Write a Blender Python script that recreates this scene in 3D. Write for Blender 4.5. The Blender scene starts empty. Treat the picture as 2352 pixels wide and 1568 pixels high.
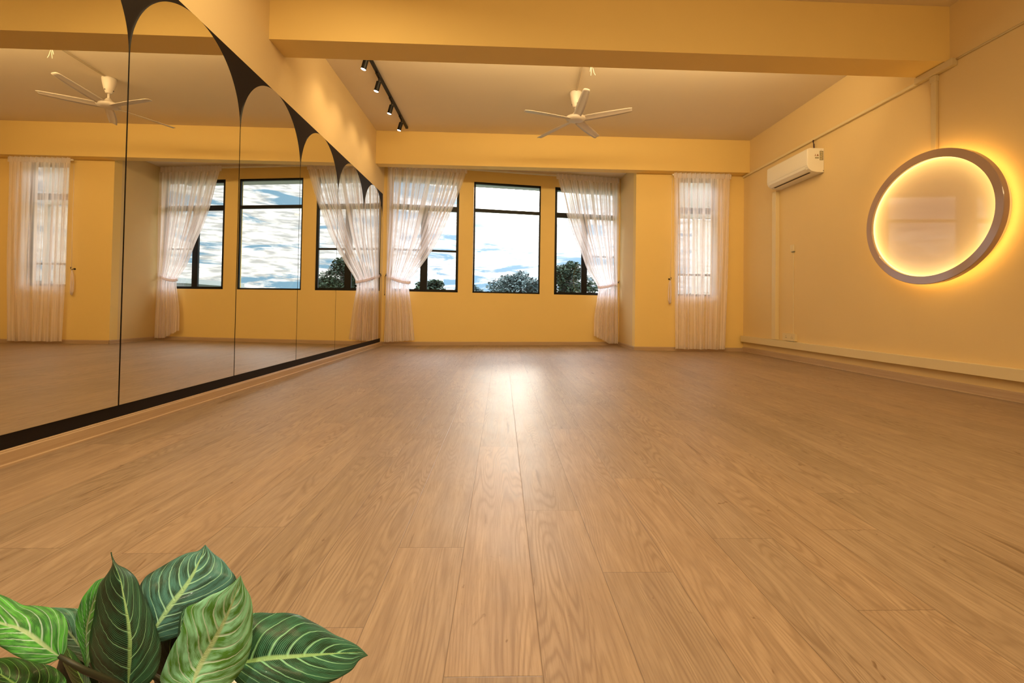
import bpy, bmesh, math, random
from mathutils import Vector, Matrix
PI = math.pi
scene = bpy.context.scene
COL = scene.collection
# ------------------------------------------------------------------ camera
cam_data = bpy.data.cameras.new('camera')
cam = bpy.data.objects.new('camera', cam_data)
COL.objects.link(cam)
scene.camera = cam
F_PX, PX, PY = 1098.76, 1190.88, 683.93
YAW, PITCH, ROLL = 0.03417, 0.01944, 0.01482
cam_data.sensor_fit = 'HORIZONTAL'
cam_data.sensor_width = 36
cam_data.lens = F_PX / 2352 * 36
cam_data.shift_x = (1176 - PX) / 2352
cam_data.shift_y = (PY - 784) / 2352
cam_data.clip_start = 0.02
cam_data.clip_end = 1000
_x = Vector((math.cos(YAW), -math.sin(YAW), 0))
_f0 = Vector((math.sin(YAW), math.cos(YAW), 0))
_z = Vector((0, 0, 1))
FW = _f0 * math.cos(PITCH) + _z * math.sin(PITCH)
_u = -_f0 * math.sin(PITCH) + _z * math.cos(PITCH)
RT = _x * math.cos(ROLL) + _u * math.sin(ROLL)
UP = _u * math.cos(ROLL) - _x * math.sin(ROLL)
m = Matrix((RT, UP, -FW)).transposed().to_4x4()
m.translation = Vector((1.9471, 0, 0.6485))
cam.matrix_world = m
# ------------------------------------------------------------------ exposure
scene.view_settings.view_transform = 'Standard'
scene.view_settings.look = 'None'
scene.view_settings.gamma = 1
scene.view_settings.use_curve_mapping = False
scene.view_settings.exposure = 0.0
# ------------------------------------------------------------------ sky
SUN_AZ, SUN_EL = math.radians(2.6), math.radians(15.6)
world = bpy.data.worlds.new('world'); scene.world = world
world.use_nodes = True
nt = world.node_tree; nt.nodes.clear()
def N(nt, t, **kw):
    n = nt.nodes.new(t)
    for k, v in kw.items(): setattr(n, k, v)
    return n
def mth(nt, op, a, b=None, c=None, clamp=False):
    n = nt.nodes.new('ShaderNodeMath'); n.operation = op; n.use_clamp = clamp
    for i, v in enumerate((a, b, c)):
        if v is None: continue
        if isinstance(v, (int, float)): n.inputs[i].default_value = v
        else: nt.links.new(v, n.inputs[i])
    return n.outputs[0]
def mixc(nt, fac, a, b, mode='MIX'):
    n = nt.nodes.new('ShaderNodeMix'); n.data_type = 'RGBA'; n.blend_type = mode
    for s, v in ((n.inputs[0], fac), (n.inputs[6], a), (n.inputs[7], b)):
        if isinstance(v, (int, float)): s.default_value = v
        elif isinstance(v, tuple): s.default_value = (*v, 1)
        else: nt.links.new(v, s)
    return n.outputs[2]
def ramp(nt, fac, stops, interp='LINEAR'):
    n = nt.nodes.new('ShaderNodeValToRGB'); cr = n.color_ramp; cr.interpolation = interp
    while len(cr.elements) < len(stops): cr.elements.new(1.0)
    for e, (p, c) in zip(cr.elements, stops):
        e.position = p
        e.color = (c, c, c, 1) if isinstance(c, (int, float)) else (*c, 1)
    nt.links.new(fac, n.inputs[0]); return n.outputs[0]
tc = N(nt, 'ShaderNodeTexCoord')
mp = N(nt, 'ShaderNodeMapping'); mp.inputs['Scale'].default_value = (4.0, 4.0, 24.0)
mp.inputs['Location'].default_value = (3.1, 0.4, 1.35)
nt.links.new(tc.outputs['Generated'], mp.inputs[0])
ns = N(nt, 'ShaderNodeTexNoise'); ns.inputs['Scale'].default_value = 1.6; ns.inputs['Detail'].default_value = 9
ns.inputs['Roughness'].default_value = 0.62; ns.inputs['Distortion'].default_value = 0.7
nt.links.new(mp.outputs[0], ns.inputs['Vector'])
cloud = ramp(nt, ns.outputs[0], [(0.42, 0.0), (0.49, 1.0)])
ns2 = N(nt, 'ShaderNodeTexNoise'); ns2.inputs['Scale'].default_value = 9; ns2.inputs['Detail'].default_value = 6
nt.links.new(mp.outputs[0], ns2.inputs['Vector'])
shade = ramp(nt, ns2.outputs[0], [(0.38, (0.90, 0.94, 0.97)), (0.44, (1.15, 1.18, 1.2)), (0.62, (1.9, 1.95, 2.0))])
cloudcol = mixc(nt, 1.0, shade, (1.0, 1.0, 1.0), 'MULTIPLY')
sky = mixc(nt, cloud, (0.34, 0.64, 0.92), cloudcol)
dirv = Vector((math.sin(SUN_AZ) * math.cos(SUN_EL), math.cos(SUN_AZ) * math.cos(SUN_EL), math.sin(SUN_EL)))
dp = N(nt, 'ShaderNodeVectorMath', operation='DOT_PRODUCT'); dp.inputs[1].default_value = dirv
nrm = N(nt, 'ShaderNodeVectorMath', operation='NORMALIZE')
nt.links.new(tc.outputs['Generated'], nrm.inputs[0]); nt.links.new(nrm.outputs[0], dp.inputs[0])
g = mth(nt, 'MAXIMUM', dp.outputs['Value'], 0.0)
glow = mth(nt, 'MULTIPLY', mth(nt, 'POWER', g, 520.0), 46.0)
glow2 = mth(nt, 'MULTIPLY', mth(nt, 'POWER', g, 60.0), 0.55)
gl = mth(nt, 'ADD', glow, glow2)
sz_ = N(nt, 'ShaderNodeSeparateXYZ'); nt.links.new(nrm.outputs[0], sz_.inputs[0])
hi = mth(nt, 'MULTIPLY_ADD', mth(nt, 'DIVIDE', mth(nt, 'SUBTRACT', sz_.outputs[2], 0.30), 0.25, clamp=True), 6.0, 1.0)
sky = mixc(nt, 1.0, sky, hi, 'MULTIPLY')
glc = mixc(nt, 1.0, (1.0, 0.93, 0.80), gl, 'MULTIPLY')
tot = mixc(nt, 1.0, sky, glc, 'ADD')
bg = N(nt, 'ShaderNodeBackground'); bg.inputs['Strength'].default_value = 1.0
nt.links.new(tot, bg.inputs[0])
wo = N(nt, 'ShaderNodeOutputWorld'); nt.links.new(bg.outputs[0], wo.inputs[0])
# ------------------------------------------------------------------ lamps of the room, with added fill lights
WARM = (1.0, 0.735, 0.375)
def area(name, loc, rot, sx, sy, power, color=WARM):
    l = bpy.data.lights.new(name, 'AREA'); l.shape = 'RECTANGLE'; l.size = sx; l.size_y = sy
    l.energy = power; l.color = color
    o = bpy.data.objects.new(name, l); COL.objects.link(o)
    o.location = loc; o.rotation_euler = rot; return o
area('unseen_ceiling_light', (3.0, 0.7, 3.24), (0, 0, 0), 2.6, 0.5, 66)
area('unseen_ceiling_light', (2.9, 0.2, 3.15), (math.radians(62), 0, 0), 2.6, 0.25, 36)  # added fill, unseen: tilted forward to brighten the near beam's face
area('unseen_ceiling_light', (0.9, 2.0, 3.22), (0, math.radians(6), 0), 0.25, 2.4, 42)  # unseen panel standing in for near track spots, lifts the left floor
area('cove_strip_light', (2.9, 4.30, 3.06), (math.radians(118), 0, 0), 4.2, 0.07, 40)
area('cove_strip_light', (2.9, 4.32, 3.0), (math.radians(55), 0, 0), 4.2, 0.07, 24)
sl = bpy.data.lights.new('plant_fill_spot', 'SPOT'); sl.energy = 150; sl.color = (1.0, 0.86, 0.66); sl.spot_size = math.radians(50); sl.spot_blend = 1.0; sl.shadow_soft_size = 0.12  # added spot out of frame, brightens the plant and the floor around it
so = bpy.data.objects.new('plant_fill_spot', sl); COL.objects.link(so); so.location = (1.7, -1.0, 3.2)
so.rotation_euler = (Vector((1.35, 0.85, 0.1)) - Vector((1.7, -1.0, 3.2))).to_track_quat('-Z', 'Y').to_euler()
# ------------------------------------------------------------------ room measures (metres)
W = 5.7744; H = 3.3; YF = -2.6
D0 = 7.2883; D1 = 7.467; X1 = 4.0412
YA = 3.957; YB = 4.2477; ZA = 2.820; ZB = 2.7965
Y2 = 7.8277; S2 = 0.16199; NB = math.hypot(1, S2)
MX = 0.0246
def back(x, z, off=0.0):
    """point on the slanting bay wall at plan x, off metres into the room"""
    return Vector((x, Y2 + S2 * x - off * NB, z))
# ------------------------------------------------------------------ materials
MATS = {}
def new_mat(name):
    mt = bpy.data.materials.new(name); mt.use_nodes = True
    t = mt.node_tree; b = t.nodes['Principled BSDF']
    return mt, t, b
def simple(name, col, rough=0.5, metal=0.0, coat=0.0, spec=0.5, emit=None, es=0.0, bump=0.0, bscale=80, var=0.0):
    mt, t, b = new_mat(name)
    b.inputs['Base Color'].default_value = (*col, 1); b.inputs['Roughness'].default_value = rough
    b.inputs['Metallic'].default_value = metal; b.inputs['Coat Weight'].default_value = coat
    b.inputs['Coat Roughness'].default_value = 0.08
    b.inputs['Specular IOR Level'].default_value = spec
    if emit:
        b.inputs['Emission Color'].default_value = (*emit, 1); b.inputs['Emission Strength'].default_value = es
    co = N(t, 'ShaderNodeTexCoord')
    if bump:
        n = N(t, 'ShaderNodeTexNoise'); n.inputs['Scale'].default_value = bscale; n.inputs['Detail'].default_value = 4
        t.links.new(co.outputs['Object'], n.inputs['Vector'])
        bp = N(t, 'ShaderNodeBump'); bp.inputs['Strength'].default_value = bump; bp.inputs['Distance'].default_value = 0.002
        t.links.new(n.outputs[0], bp.inputs['Height']); t.links.new(bp.outputs[0], b.inputs['Normal'])
    if var:
        n = N(t, 'ShaderNodeTexNoise'); n.inputs['Scale'].default_value = 1.3; n.inputs['Detail'].default_value = 3
        t.links.new(co.outputs['Object'], n.inputs['Vector'])
        c = mixc(t, n.outputs[0], tuple(x * (1 - var) for x in col), tuple(min(1, x * (1 + var)) for x in col))
        t.links.new(c, b.inputs['Base Color'])
    MATS[name] = mt; return mt
M_WALLY = simple('yellow_wall_paint', (0.86, 0.64, 0.245), 0.75, bump=0.25, bscale=180, var=0.03)
M_WALL = simple('cream_wall_paint', (0.75, 0.57, 0.29), 0.75, bump=0.25, bscale=180, var=0.03)
M_CEIL = simple('ceiling_paint', (0.78, 0.67, 0.50), 0.85, bump=0.2, bscale=120, var=0.03)
M_BLACK = simple('black_frame', (0.005, 0.005, 0.006), 0.45, spec=0.25)
M_BOARD = simple('black_board', (0.010, 0.006, 0.005), 0.6, spec=0.2)
M_WHITE = simple('white_plastic', (0.80, 0.76, 0.68), 0.35)
M_CREAMP = simple('cream_plastic', (0.74, 0.62, 0.38), 0.45)
M_FANW = simple('fan_white', (0.72, 0.64, 0.56), 0.35)
M_COND = simple('conduit_paint', (0.66, 0.53, 0.30), 0.5)
M_CASE = simple('casing_paint', (0.52, 0.42, 0.28), 0.5)
M_DARK = simple('dark_slot', (0.02, 0.01, 0.02), 0.6)
M_CORD = simple('dark_cord', (0.03, 0.01, 0.03), 0.5)
M_METAL = simple('dark_metal', (0.06, 0.05, 0.045), 0.3, metal=0.8)
M_LAMPB = simple('lamp_black', (0.007, 0.006, 0.005), 0.45, spec=0.25)
M_LENS = simple('lamp_lens', (1, 1, 1), 0.3, emit=(1.0, 0.93, 0.82), es=9)
M_RING = simple('ring_lacquer', (0.42, 0.29, 0.24), 0.12, coat=0.6)
M_DISC = simple('disc_plaster', (0.85, 0.70, 0.52), 0.5, coat=0.9, bump=0.1, bscale=300)
M_LED = simple('warm_led', (1, 0.9, 0.6), 0.5, emit=(1.0, 0.58, 0.14), es=16)
M_LED2 = simple('warm_led_soft', (1, 0.9, 0.6), 0.5, emit=(1.0, 0.66, 0.20), es=2.2)
def edge_lit_mat():
    """edge-lit diffuser: the panel gives off most light next to its rim"""
    mt, t, b = new_mat('edge_lit_face')
    co = N(t, 'ShaderNodeTexCoord'); sp = N(t, 'ShaderNodeSeparateXYZ'); t.links.new(co.outputs['Object'], sp.inputs[0])
    a = mth(t, 'POWER', mth(t, 'DIVIDE', mth(t, 'ABSOLUTE', sp.outputs[1]), 0.605), 2.0)
    c = mth(t, 'POWER', mth(t, 'DIVIDE', mth(t, 'ABSOLUTE', sp.outputs[2]), 0.512), 2.0)
    r = mth(t, 'SQRT', mth(t, 'ADD', a, c))
    e = mth(t, 'ADD', mth(t, 'MULTIPLY', mth(t, 'POWER', r, 9.0), 1.15), mth(t, 'MULTIPLY', mth(t, 'POWER', r, 2.5), 0.42))
    t.links.new(e, b.inputs['Emission Strength']); b.inputs['Emission Color'].default_value = (1.0, 0.60, 0.16, 1)
    b.inputs['Base Color'].default_value = (0.85, 0.66, 0.46, 1); b.inputs['Roughness'].default_value = 0.5
    b.inputs['Coat Weight'].default_value = 1.0; b.inputs['Coat Roughness'].default_value = 0.04
    n = N(t, 'ShaderNodeTexNoise'); n.inputs['Scale'].default_value = 160; t.links.new(co.outputs['Object'], n.inputs['Vector'])
    bp = N(t, 'ShaderNodeBump'); bp.inputs['Strength'].default_value = 0.12; bp.inputs['Distance'].default_value = 0.002
    t.links.new(n.outputs[0], bp.inputs['Height']); t.links.new(bp.outputs[0], b.inputs['Normal'])
    return mt
M_FACE = edge_lit_mat()
M_POT = simple('white_ceramic', (0.75, 0.74, 0.70), 0.3)
M_SOIL = simple('soil', (0.03, 0.02, 0.012), 0.9, bump=1.0, bscale=60)
M_STEM = simple('stem', (0.03, 0.035, 0.018), 0.5)
M_CONC = simple('grey_concrete', (0.30, 0.33, 0.34), 0.8)
M_STICK = simple('grey_sticker', (0.26, 0.24, 0.14), 0.6)
M_RED = simple('sign_red', (0.30, 0.12, 0.05), 0.6)
M_SLAT = simple('pale_slat', (0.8, 0.8, 0.84), 0.6)

def glass_mat():
    mt = bpy.data.materials.new('window_glass'); mt.use_nodes = True; t = mt.node_tree; t.nodes.clear()
    tr = N(t, 'ShaderNodeBsdfTransparent'); tr.inputs[0].default_value = (0.97, 0.98, 0.98, 1)
    gl = N(t, 'ShaderNodeBsdfGlossy'); gl.inputs['Roughness'].default_value = 0.02
    lw = N(t, 'ShaderNodeFresnel'); lw.inputs[0].default_value = 1.45
    mx = N(t, 'ShaderNodeMixShader'); o = N(t, 'ShaderNodeOutputMaterial')
    t.links.new(mth(t, 'MULTIPLY', lw.outputs[0], 0.35), mx.inputs[0]); t.links.new(tr.outputs[0], mx.inputs[1]); t.links.new(gl.outputs[0], mx.inputs[2])
    t.links.new(mx.outputs[0], o.inputs[0]); return mt
M_GLASS = glass_mat()
def mirror_mat():
    mt, t, b = new_mat('mirror_glass')
    b.inputs['Base Color'].default_value = (0.80, 0.77, 0.69, 1); b.inputs['Metallic'].default_value = 1
    b.inputs['Roughness'].default_value = 0.0
    return mt
M_MIRROR = mirror_mat()
def sheer_mat(name, trans, col=(0.985, 0.95, 0.94)):
    mt = bpy.data.materials.new(name); mt.use_nodes = True; t = mt.node_tree; t.nodes.clear()
    o = N(t, 'ShaderNodeOutputMaterial')
    tr = N(t, 'ShaderNodeBsdfTransparent'); df = N(t, 'ShaderNodeBsdfDiffuse'); tl = N(t, 'ShaderNodeBsdfTranslucent')
    df.inputs[0].default_value = (*col, 1); tl.inputs[0].default_value = (col[0], col[1] * 0.95, col[2] * 1.02, 1)
    m1 = N(t, 'ShaderNodeMixShader'); m1.inputs[0].default_value = 0.55
    t.links.new(df.outputs[0], m1.inputs[1]); t.links.new(tl.outputs[0], m1.inputs[2])
    # the weave closes up when seen edge-on
    lw = N(t, 'ShaderNodeLayerWeight'); lw.inputs[0].default_value = 0.35
    # gathered cloth: denser and thinner strips side by side
    uv = N(t, 'ShaderNodeTexCoord'); mpp = N(t, 'ShaderNodeMapping'); mpp.inputs['Scale'].default_value = (34, 0.9, 1)
    t.links.new(uv.outputs['UV'], mpp.inputs[0])
    nn = N(t, 'ShaderNodeTexNoise'); nn.inputs['Scale'].default_value = 1.0; nn.inputs['Detail'].default_value = 3; t.links.new(mpp.outputs[0], nn.inputs['Vector'])
    dens = ramp(t, nn.outputs[0], [(0.36, 0.0), (0.60, 1.0)])
    dens = mth(t, 'MULTIPLY', mth(t, 'SUBTRACT', dens, 0.45), 0.62 * trans / 0.36 if trans > .3 else 0.1)
    f = mth(t, 'ADD', mth(t, 'ADD', mth(t, 'MULTIPLY', lw.outputs['Facing'], 0.6), 1 - trans), dens, clamp=True)
    m2 = N(t, 'ShaderNodeMixShader')
    t.links.new(f, m2.inputs[0]); t.links.new(tr.outputs[0], m2.inputs[1]); t.links.new(m1.outputs[0], m2.inputs[2])
    t.links.new(m2.outputs[0], o.inputs[0]); return mt
M_SHEER = sheer_mat('sheer_fabric', 0.36)
M_SHEER2 = sheer_mat('sheer_heading', 0.20)
M_TIE = sheer_mat('tieback_fabric', 0.05)

# wood floor: planks run away from the camera, grain and joints are procedural
def floor_mat():
    mt, t, b = new_mat('oak_vinyl_planks')
    co = N(t, 'ShaderNodeTexCoord'); sp = N(t, 'ShaderNodeSeparateXYZ'); t.links.new(co.outputs['Object'], sp.inputs[0])
    PW, PL, X0 = 0.1752, 1.385, 0.1025
    rx = mth(t, 'DIVIDE', mth(t, 'SUBTRACT', sp.outputs[0], X0), PW)
    row = mth(t, 'FLOOR', rx); fx = mth(t, 'SUBTRACT', rx, row)
    # joint position of each row (metres, modulo plank length)
    js = {7: .69, 8: .985, 9: 1.305, 10: .853, 11: .154, 12: 1.181, 13: .445, 14: 1.352, 15: 1.028}
    rnd = random.Random(5); stops = []
    for i in range(32):
        stops.append((i / 32, js.get(i, rnd.uniform(0, PL)) / PL))
    rf = mth(t, 'DIVIDE', mth(t, 'ADD', row, 0.5), 32.0)
    joint = mth(t, 'MULTIPLY', ramp(t, rf, stops, 'CONSTANT'), 1.0)
    ry = mth(t, 'SUBTRACT', mth(t, 'DIVIDE', sp.outputs[1], PL), joint)
    pc = mth(t, 'FLOOR', ry); fy = mth(t, 'SUBTRACT', ry, pc)
    cb = N(t, 'ShaderNodeCombineXYZ'); t.links.new(row, cb.inputs[0]); t.links.new(pc, cb.inputs[1])
    wn = N(t, 'ShaderNodeTexWhiteNoise', noise_dimensions='2D'); t.links.new(cb.outputs[0], wn.inputs['Vector'])
    rv = wn.outputs['Value']
    # seam distance in metres
    dx = mth(t, 'MULTIPLY', mth(t, 'MINIMUM', fx, mth(t, 'SUBTRACT', 1.0, fx)), PW)
    dy = mth(t, 'MULTIPLY', mth(t, 'MINIMUM', fy, mth(t, 'SUBTRACT', 1.0, fy)), PL)
    sd = mth(t, 'MINIMUM', dx, dy)
    seam = mth(t, 'SUBTRACT', 1.0, mth(t, 'DIVIDE', sd, 0.0016, clamp=True), clamp=True)
    # grain coordinates, different in each plank
    gx = mth(t, 'MULTIPLY', sp.outputs[0], 1.0)
    gc = N(t, 'ShaderNodeCombineXYZ'); t.links.new(gx, gc.inputs[0]); t.links.new(sp.outputs[1], gc.inputs[1])
    t.links.new(mth(t, 'MULTIPLY', rv, 37.0), gc.inputs[2])
    def noise(scale, detail=4, rough=.5, dist=0):
        mpn = N(t, 'ShaderNodeMapping'); mpn.inputs['Scale'].default_value = scale
        t.links.new(gc.outputs[0], mpn.inputs[0])
        n = N(t, 'ShaderNodeTexNoise'); n.inputs['Scale'].default_value = 1; n.inputs['Detail'].default_value = detail
        n.inputs['Roughness'].default_value = rough; n.inputs['Distortion'].default_value = dist
        t.links.new(mpn.outputs[0], n.inputs['Vector']); return n.outputs[0]
    broad = noise((9.0, 0.8, 1), 2, .4)
    rings = mth(t, 'SINE', mth(t, 'MULTIPLY', broad, 210.0))
    rings = mth(t, 'POWER', mth(t, 'MULTIPLY_ADD', rings, 0.5, 0.5), 2.2)
    fine = noise((260, 9, 1), 5, .7)
    mid = noise((38, 2.6, 1), 4, .6)
    crack = noise((22, 1.3, 1), 6, .65, 0.4)
    spots = noise((30, 12, 1), 3, .5, 1.2)
    base = mixc(t, ramp(t, mid, [(0.32, 0.0), (0.68, 1.0)]), (0.285, 0.198, 0.135), (0.385, 0.280, 0.195))
    base = mixc(t, mth(t, 'MULTIPLY', rings, mth(t, 'MULTIPLY', ramp(t, noise((9, 1.4, 1), 2), [(0.35, 0.15), (0.6, 1.0)]), 0.62)), base, (0.195, 0.125, 0.078))
    base = mixc(t, mth(t, 'MULTIPLY', ramp(t, fine, [(0.46, 0.0), (0.64, 1.0)]), 0.42), base, (0.185, 0.118, 0.072))
    base = mixc(t, mth(t, 'MULTIPLY', ramp(t, crack, [(0.635, 0.0), (0.70, 1.0)]), 0.75), base, (0.125, 0.068, 0.032))
    base = mixc(t, mth(t, 'MULTIPLY', ramp(t, spots, [(0.70, 0.0), (0.76, 1.0)]), 0.8), base, (0.14, 0.075, 0.035))
    tint = ramp(t, rv, [(0.0, (0.90, 0.90, 0.88)), (0.5, (1.0, 1.0, 1.0)), (1.0, (1.07, 1.04, 1.0))])
    base = mixc(t, 1.0, base, tint, 'MULTIPLY')
    base = mixc(t, mth(t, 'MULTIPLY', seam, 0.75), base, (0.10, 0.06, 0.035))
    t.links.new(base, b.inputs['Base Color'])
    rg = mth(t, 'MULTIPLY_ADD', mid, 0.08, 0.42)
    t.links.new(rg, b.inputs['Roughness'])
    b.inputs['Specular IOR Level'].default_value = 0.62
    h = mth(t, 'SUBTRACT', mth(t, 'MULTIPLY', fine, 0.5), mth(t, 'MULTIPLY', seam, 1.5))
    nw = N(t, 'ShaderNodeTexNoise'); nw.inputs['Scale'].default_value = 2.3; nw.inputs['Detail'].default_value = 2
    t.links.new(co.outputs['Object'], nw.inputs['Vector'])
    bw = N(t, 'ShaderNodeBump'); bw.inputs['Strength'].default_value = 1.0; bw.inputs['Distance'].default_value = 0.010
    t.links.new(nw.outputs[0], bw.inputs['Height'])
    bp = N(t, 'ShaderNodeBump'); t.links.new(bw.outputs[0], bp.inputs['Normal']); bp.inputs['Strength'].default_value = 0.35; bp.inputs['Distance'].default_value = 0.0007
    t.links.new(h, bp.inputs['Height']); t.links.new(bp.outputs[0], b.inputs['Normal'])
    return mt
M_FLOOR = floor_mat()
def board_mat(name, ca, cb_, axis=1):
    mt, t, b = new_mat(name)
    co = N(t, 'ShaderNodeTexCoord'); mpn = N(t, 'ShaderNodeMapping')
    mpn.inputs['Scale'].default_value = (3, 3, 90) 
    t.links.new(co.outputs['Object'], mpn.inputs[0])
    n = N(t, 'ShaderNodeTexNoise'); n.inputs['Scale'].default_value = 1; n.inputs['Detail'].default_value = 4
    t.links.new(mpn.outputs[0], n.inputs['Vector'])
    t.links.new(mixc(t, n.outputs[0], ca, cb_), b.inputs['Base Color']); b.inputs['Roughness'].default_value = 0.4
    return mt
M_SKIRT = board_mat('oak_skirting', (0.40, 0.27, 0.17), (0.56, 0.41, 0.27))

def leaf_mat(name, dark, light, vein, nv, vw, midw):
    mt, t, b = new_mat(name)
    uv = N(t, 'ShaderNodeTexCoord'); sp = N(t, 'ShaderNodeSeparateXYZ'); t.links.new(uv.outputs['UV'], sp.inputs[0])
    u = sp.outputs[0]; v = mth(t, 'SUBTRACT', mth(t, 'MULTIPLY', sp.outputs[1], 2.0), 1.0)
    av = mth(t, 'ABSOLUTE', v)
    # side veins leave the midrib, sweep toward the tip
    ph = mth(t, 'SUBTRACT', u, mth(t, 'MULTIPLY', mth(t, 'POWER', av, 1.35), 0.42))
    sgn = mth(t, 'MULTIPLY', mth(t, 'GREATER_THAN', v, 0.0), 0.43)
    nz = N(t, 'ShaderNodeTexNoise'); nz.inputs['Scale'].default_value = 3; t.links.new(uv.outputs['UV'], nz.inputs['Vector'])
    ph = mth(t, 'ADD', ph, mth(t, 'MULTIPLY', nz.outputs[0], 0.05))
    k = mth(t, 'ADD', mth(t, 'MULTIPLY', ph, nv), sgn)
    fr = mth(t, 'FRACT', k)
    d = mth(t, 'ABSOLUTE', mth(t, 'SUBTRACT', fr, 0.5))
    wd = mth(t, 'MULTIPLY_ADD', mth(t, 'SUBTRACT', 1.0, av), vw, vw * 0.35)
    big = mth(t, 'SUBTRACT', 1.0, mth(t, 'DIVIDE', d, wd), clamp=True)
    big = mth(t, 'MULTIPLY', big, 1.7, clamp=True)
    fr2 = mth(t, 'ABSOLUTE', mth(t, 'SUBTRACT', mth(t, 'FRACT', mth(t, 'MULTIPLY', k, 9.0)), 0.5))
    small = mth(t, 'SUBTRACT', 1.0, mth(t, 'DIVIDE', fr2, 0.22), clamp=True)
    nb = N(t, 'ShaderNodeTexNoise'); nb.inputs['Scale'].default_value = 4.5; nb.inputs['Detail'].default_value = 3
    t.links.new(uv.outputs['UV'], nb.inputs['Vector'])
    cv = N(t, 'ShaderNodeCombineXYZ'); t.links.new(mth(t, 'MULTIPLY', k, 1.1), cv.inputs[0]); t.links.new(mth(t, 'MULTIPLY', av, 1.6), cv.inputs[1]); t.links.new(sgn, cv.inputs[2])
    ng = N(t, 'ShaderNodeTexNoise'); ng.inputs['Scale'].default_value = 1.6; ng.inputs['Detail'].default_value = 5; t.links.new(cv.outputs[0], ng.inputs['Vector'])
    body = mixc(t, ramp(t, ng.outputs[0], [(0.40, 0.0), (0.62, 1.0)]), dark, light)
    c = mixc(t, mth(t, 'MULTIPLY', small, 0.42), body, vein)
    c = mixc(t, mth(t, 'MULTIPLY', big, 0.9), c, vein)
    mw = mth(t, 'MULTIPLY_ADD', mth(t, 'SUBTRACT', 1.0, u), midw, midw * 0.25)
    mr = mth(t, 'MULTIPLY', mth(t, 'SUBTRACT', 1.0, mth(t, 'DIVIDE', av, mw), clamp=True), 2.0, clamp=True)
    midc = tuple(0.5 * (x + y) for x, y in zip(vein, (0.45, 0.62, 0.12)))
    c = mixc(t, mth(t, 'MULTIPLY', mr, 0.95), c, midc)
    t.links.new(c, b.inputs['Base Color']); b.inputs['Roughness'].default_value = 0.34
    b.inputs['Coat Weight'].default_value = 0.06; b.inputs['Specular IOR Level'].default_value = 0.3
    b.inputs['Subsurface Weight'].default_value = 0.0
    hh = mth(t, 'ADD', big, mth(t, 'MULTIPLY', small, 0.35))
    bp = N(t, 'ShaderNodeBump'); bp.inputs['Strength'].default_value = 0.5; bp.inputs['Distance'].default_value = 0.0012
    bp.invert = True
    t.links.new(hh, bp.inputs['Height']); t.links.new(bp.outputs[0], b.inputs['Normal'])
    tl = N(t, 'ShaderNodeBsdfTranslucent'); t.links.new(c, tl.inputs[0]); ms = N(t, 'ShaderNodeMixShader'); ms.inputs[0].default_value = 0.28
    t.links.new(b.outputs[0], ms.inputs[1]); t.links.new(tl.outputs[0], ms.inputs[2]); t.links.new(ms.outputs[0], t.nodes['Material Output'].inputs[0])
    return mt
LEAFM = {
 'deep':  leaf_mat('leaf_deep',  (0.001, 0.014, 0.006), (0.018, 0.110, 0.060), (0.34, 0.75, 0.45), 8, 0.050, 0.075),
 'dark':  leaf_mat('leaf_dark',  (0.001, 0.028, 0.010), (0.030, 0.180, 0.110), (0.42, 0.95, 0.62), 8, 0.080, 0.085),
 'blue':  leaf_mat('leaf_blue',  (0.002, 0.045, 0.026), (0.080, 0.300, 0.300), (0.50, 1.00, 0.80), 8, 0.080, 0.10),
 'lime':  leaf_mat('leaf_lime',  (0.070, 0.320, 0.004), (0.430, 1.000, 0.740), (0.72, 1.00, 0.90), 8, 0.100, 0.10),
 'bright':leaf_mat('leaf_bright',(0.012, 0.200, 0.004), (0.130, 0.680, 0.060), (0.68, 1.00, 0.90), 8, 0.100, 0.12),
 'white': leaf_mat('leaf_white', (0.010, 0.110, 0.040), (0.110, 0.380, 0.260), (0.62, 1.00, 0.95), 9, 0.080, 0.09),
 'shade': leaf_mat('leaf_shade', (0.001, 0.005, 0.002), (0.003, 0.014, 0.006), (0.02, 0.07, 0.02), 8, 0.04, 0.05),  # near-black leaves added as painted shade in the gaps of the plant
 'vivid': leaf_mat('leaf_vivid', (0.001, 0.030, 0.003), (0.012, 0.180, 0.015), (0.48, 1.00, 0.35), 9, 0.065, 0.08),
}
# ------------------------------------------------------------------ mesh helpers
def link(name, bm, mat, parent=None, smooth=False, bevel=0.0, kind=None):
    bmesh.ops.recalc_face_normals(bm, faces=bm.faces[:])
    me = bpy.data.meshes.new(name); bm.to_mesh(me); bm.free()
    mats = mat if isinstance(mat, (list, tuple)) else [mat]
    for x in mats: me.materials.append(x)
    if smooth:
        for p in me.polygons: p.use_smooth = True
    o = bpy.data.objects.new(name, me); COL.objects.link(o)
    if parent is not None: o.parent = parent
    if bevel:
        md = o.modifiers.new('bevel', 'BEVEL'); md.width = bevel; md.segments = 3; md.limit_method = 'ANGLE'
        md.angle_limit = math.radians(40)
    if kind: o['kind'] = kind
    return o
def box(bm, x0, x1, y0, y1, z0, z1, mi=0):
    vs = [bm.verts.new((x, y, z)) for z in (z0, z1) for y in (y0, y1) for x in (x0, x1)]
    for f in ((0, 1, 3, 2), (4, 5, 7, 6), (0, 1, 5, 4), (2, 3, 7, 6), (0, 2, 6, 4), (1, 3, 7, 5)):
        bm.faces.new([vs[i] for i in f]).material_index = mi
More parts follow.
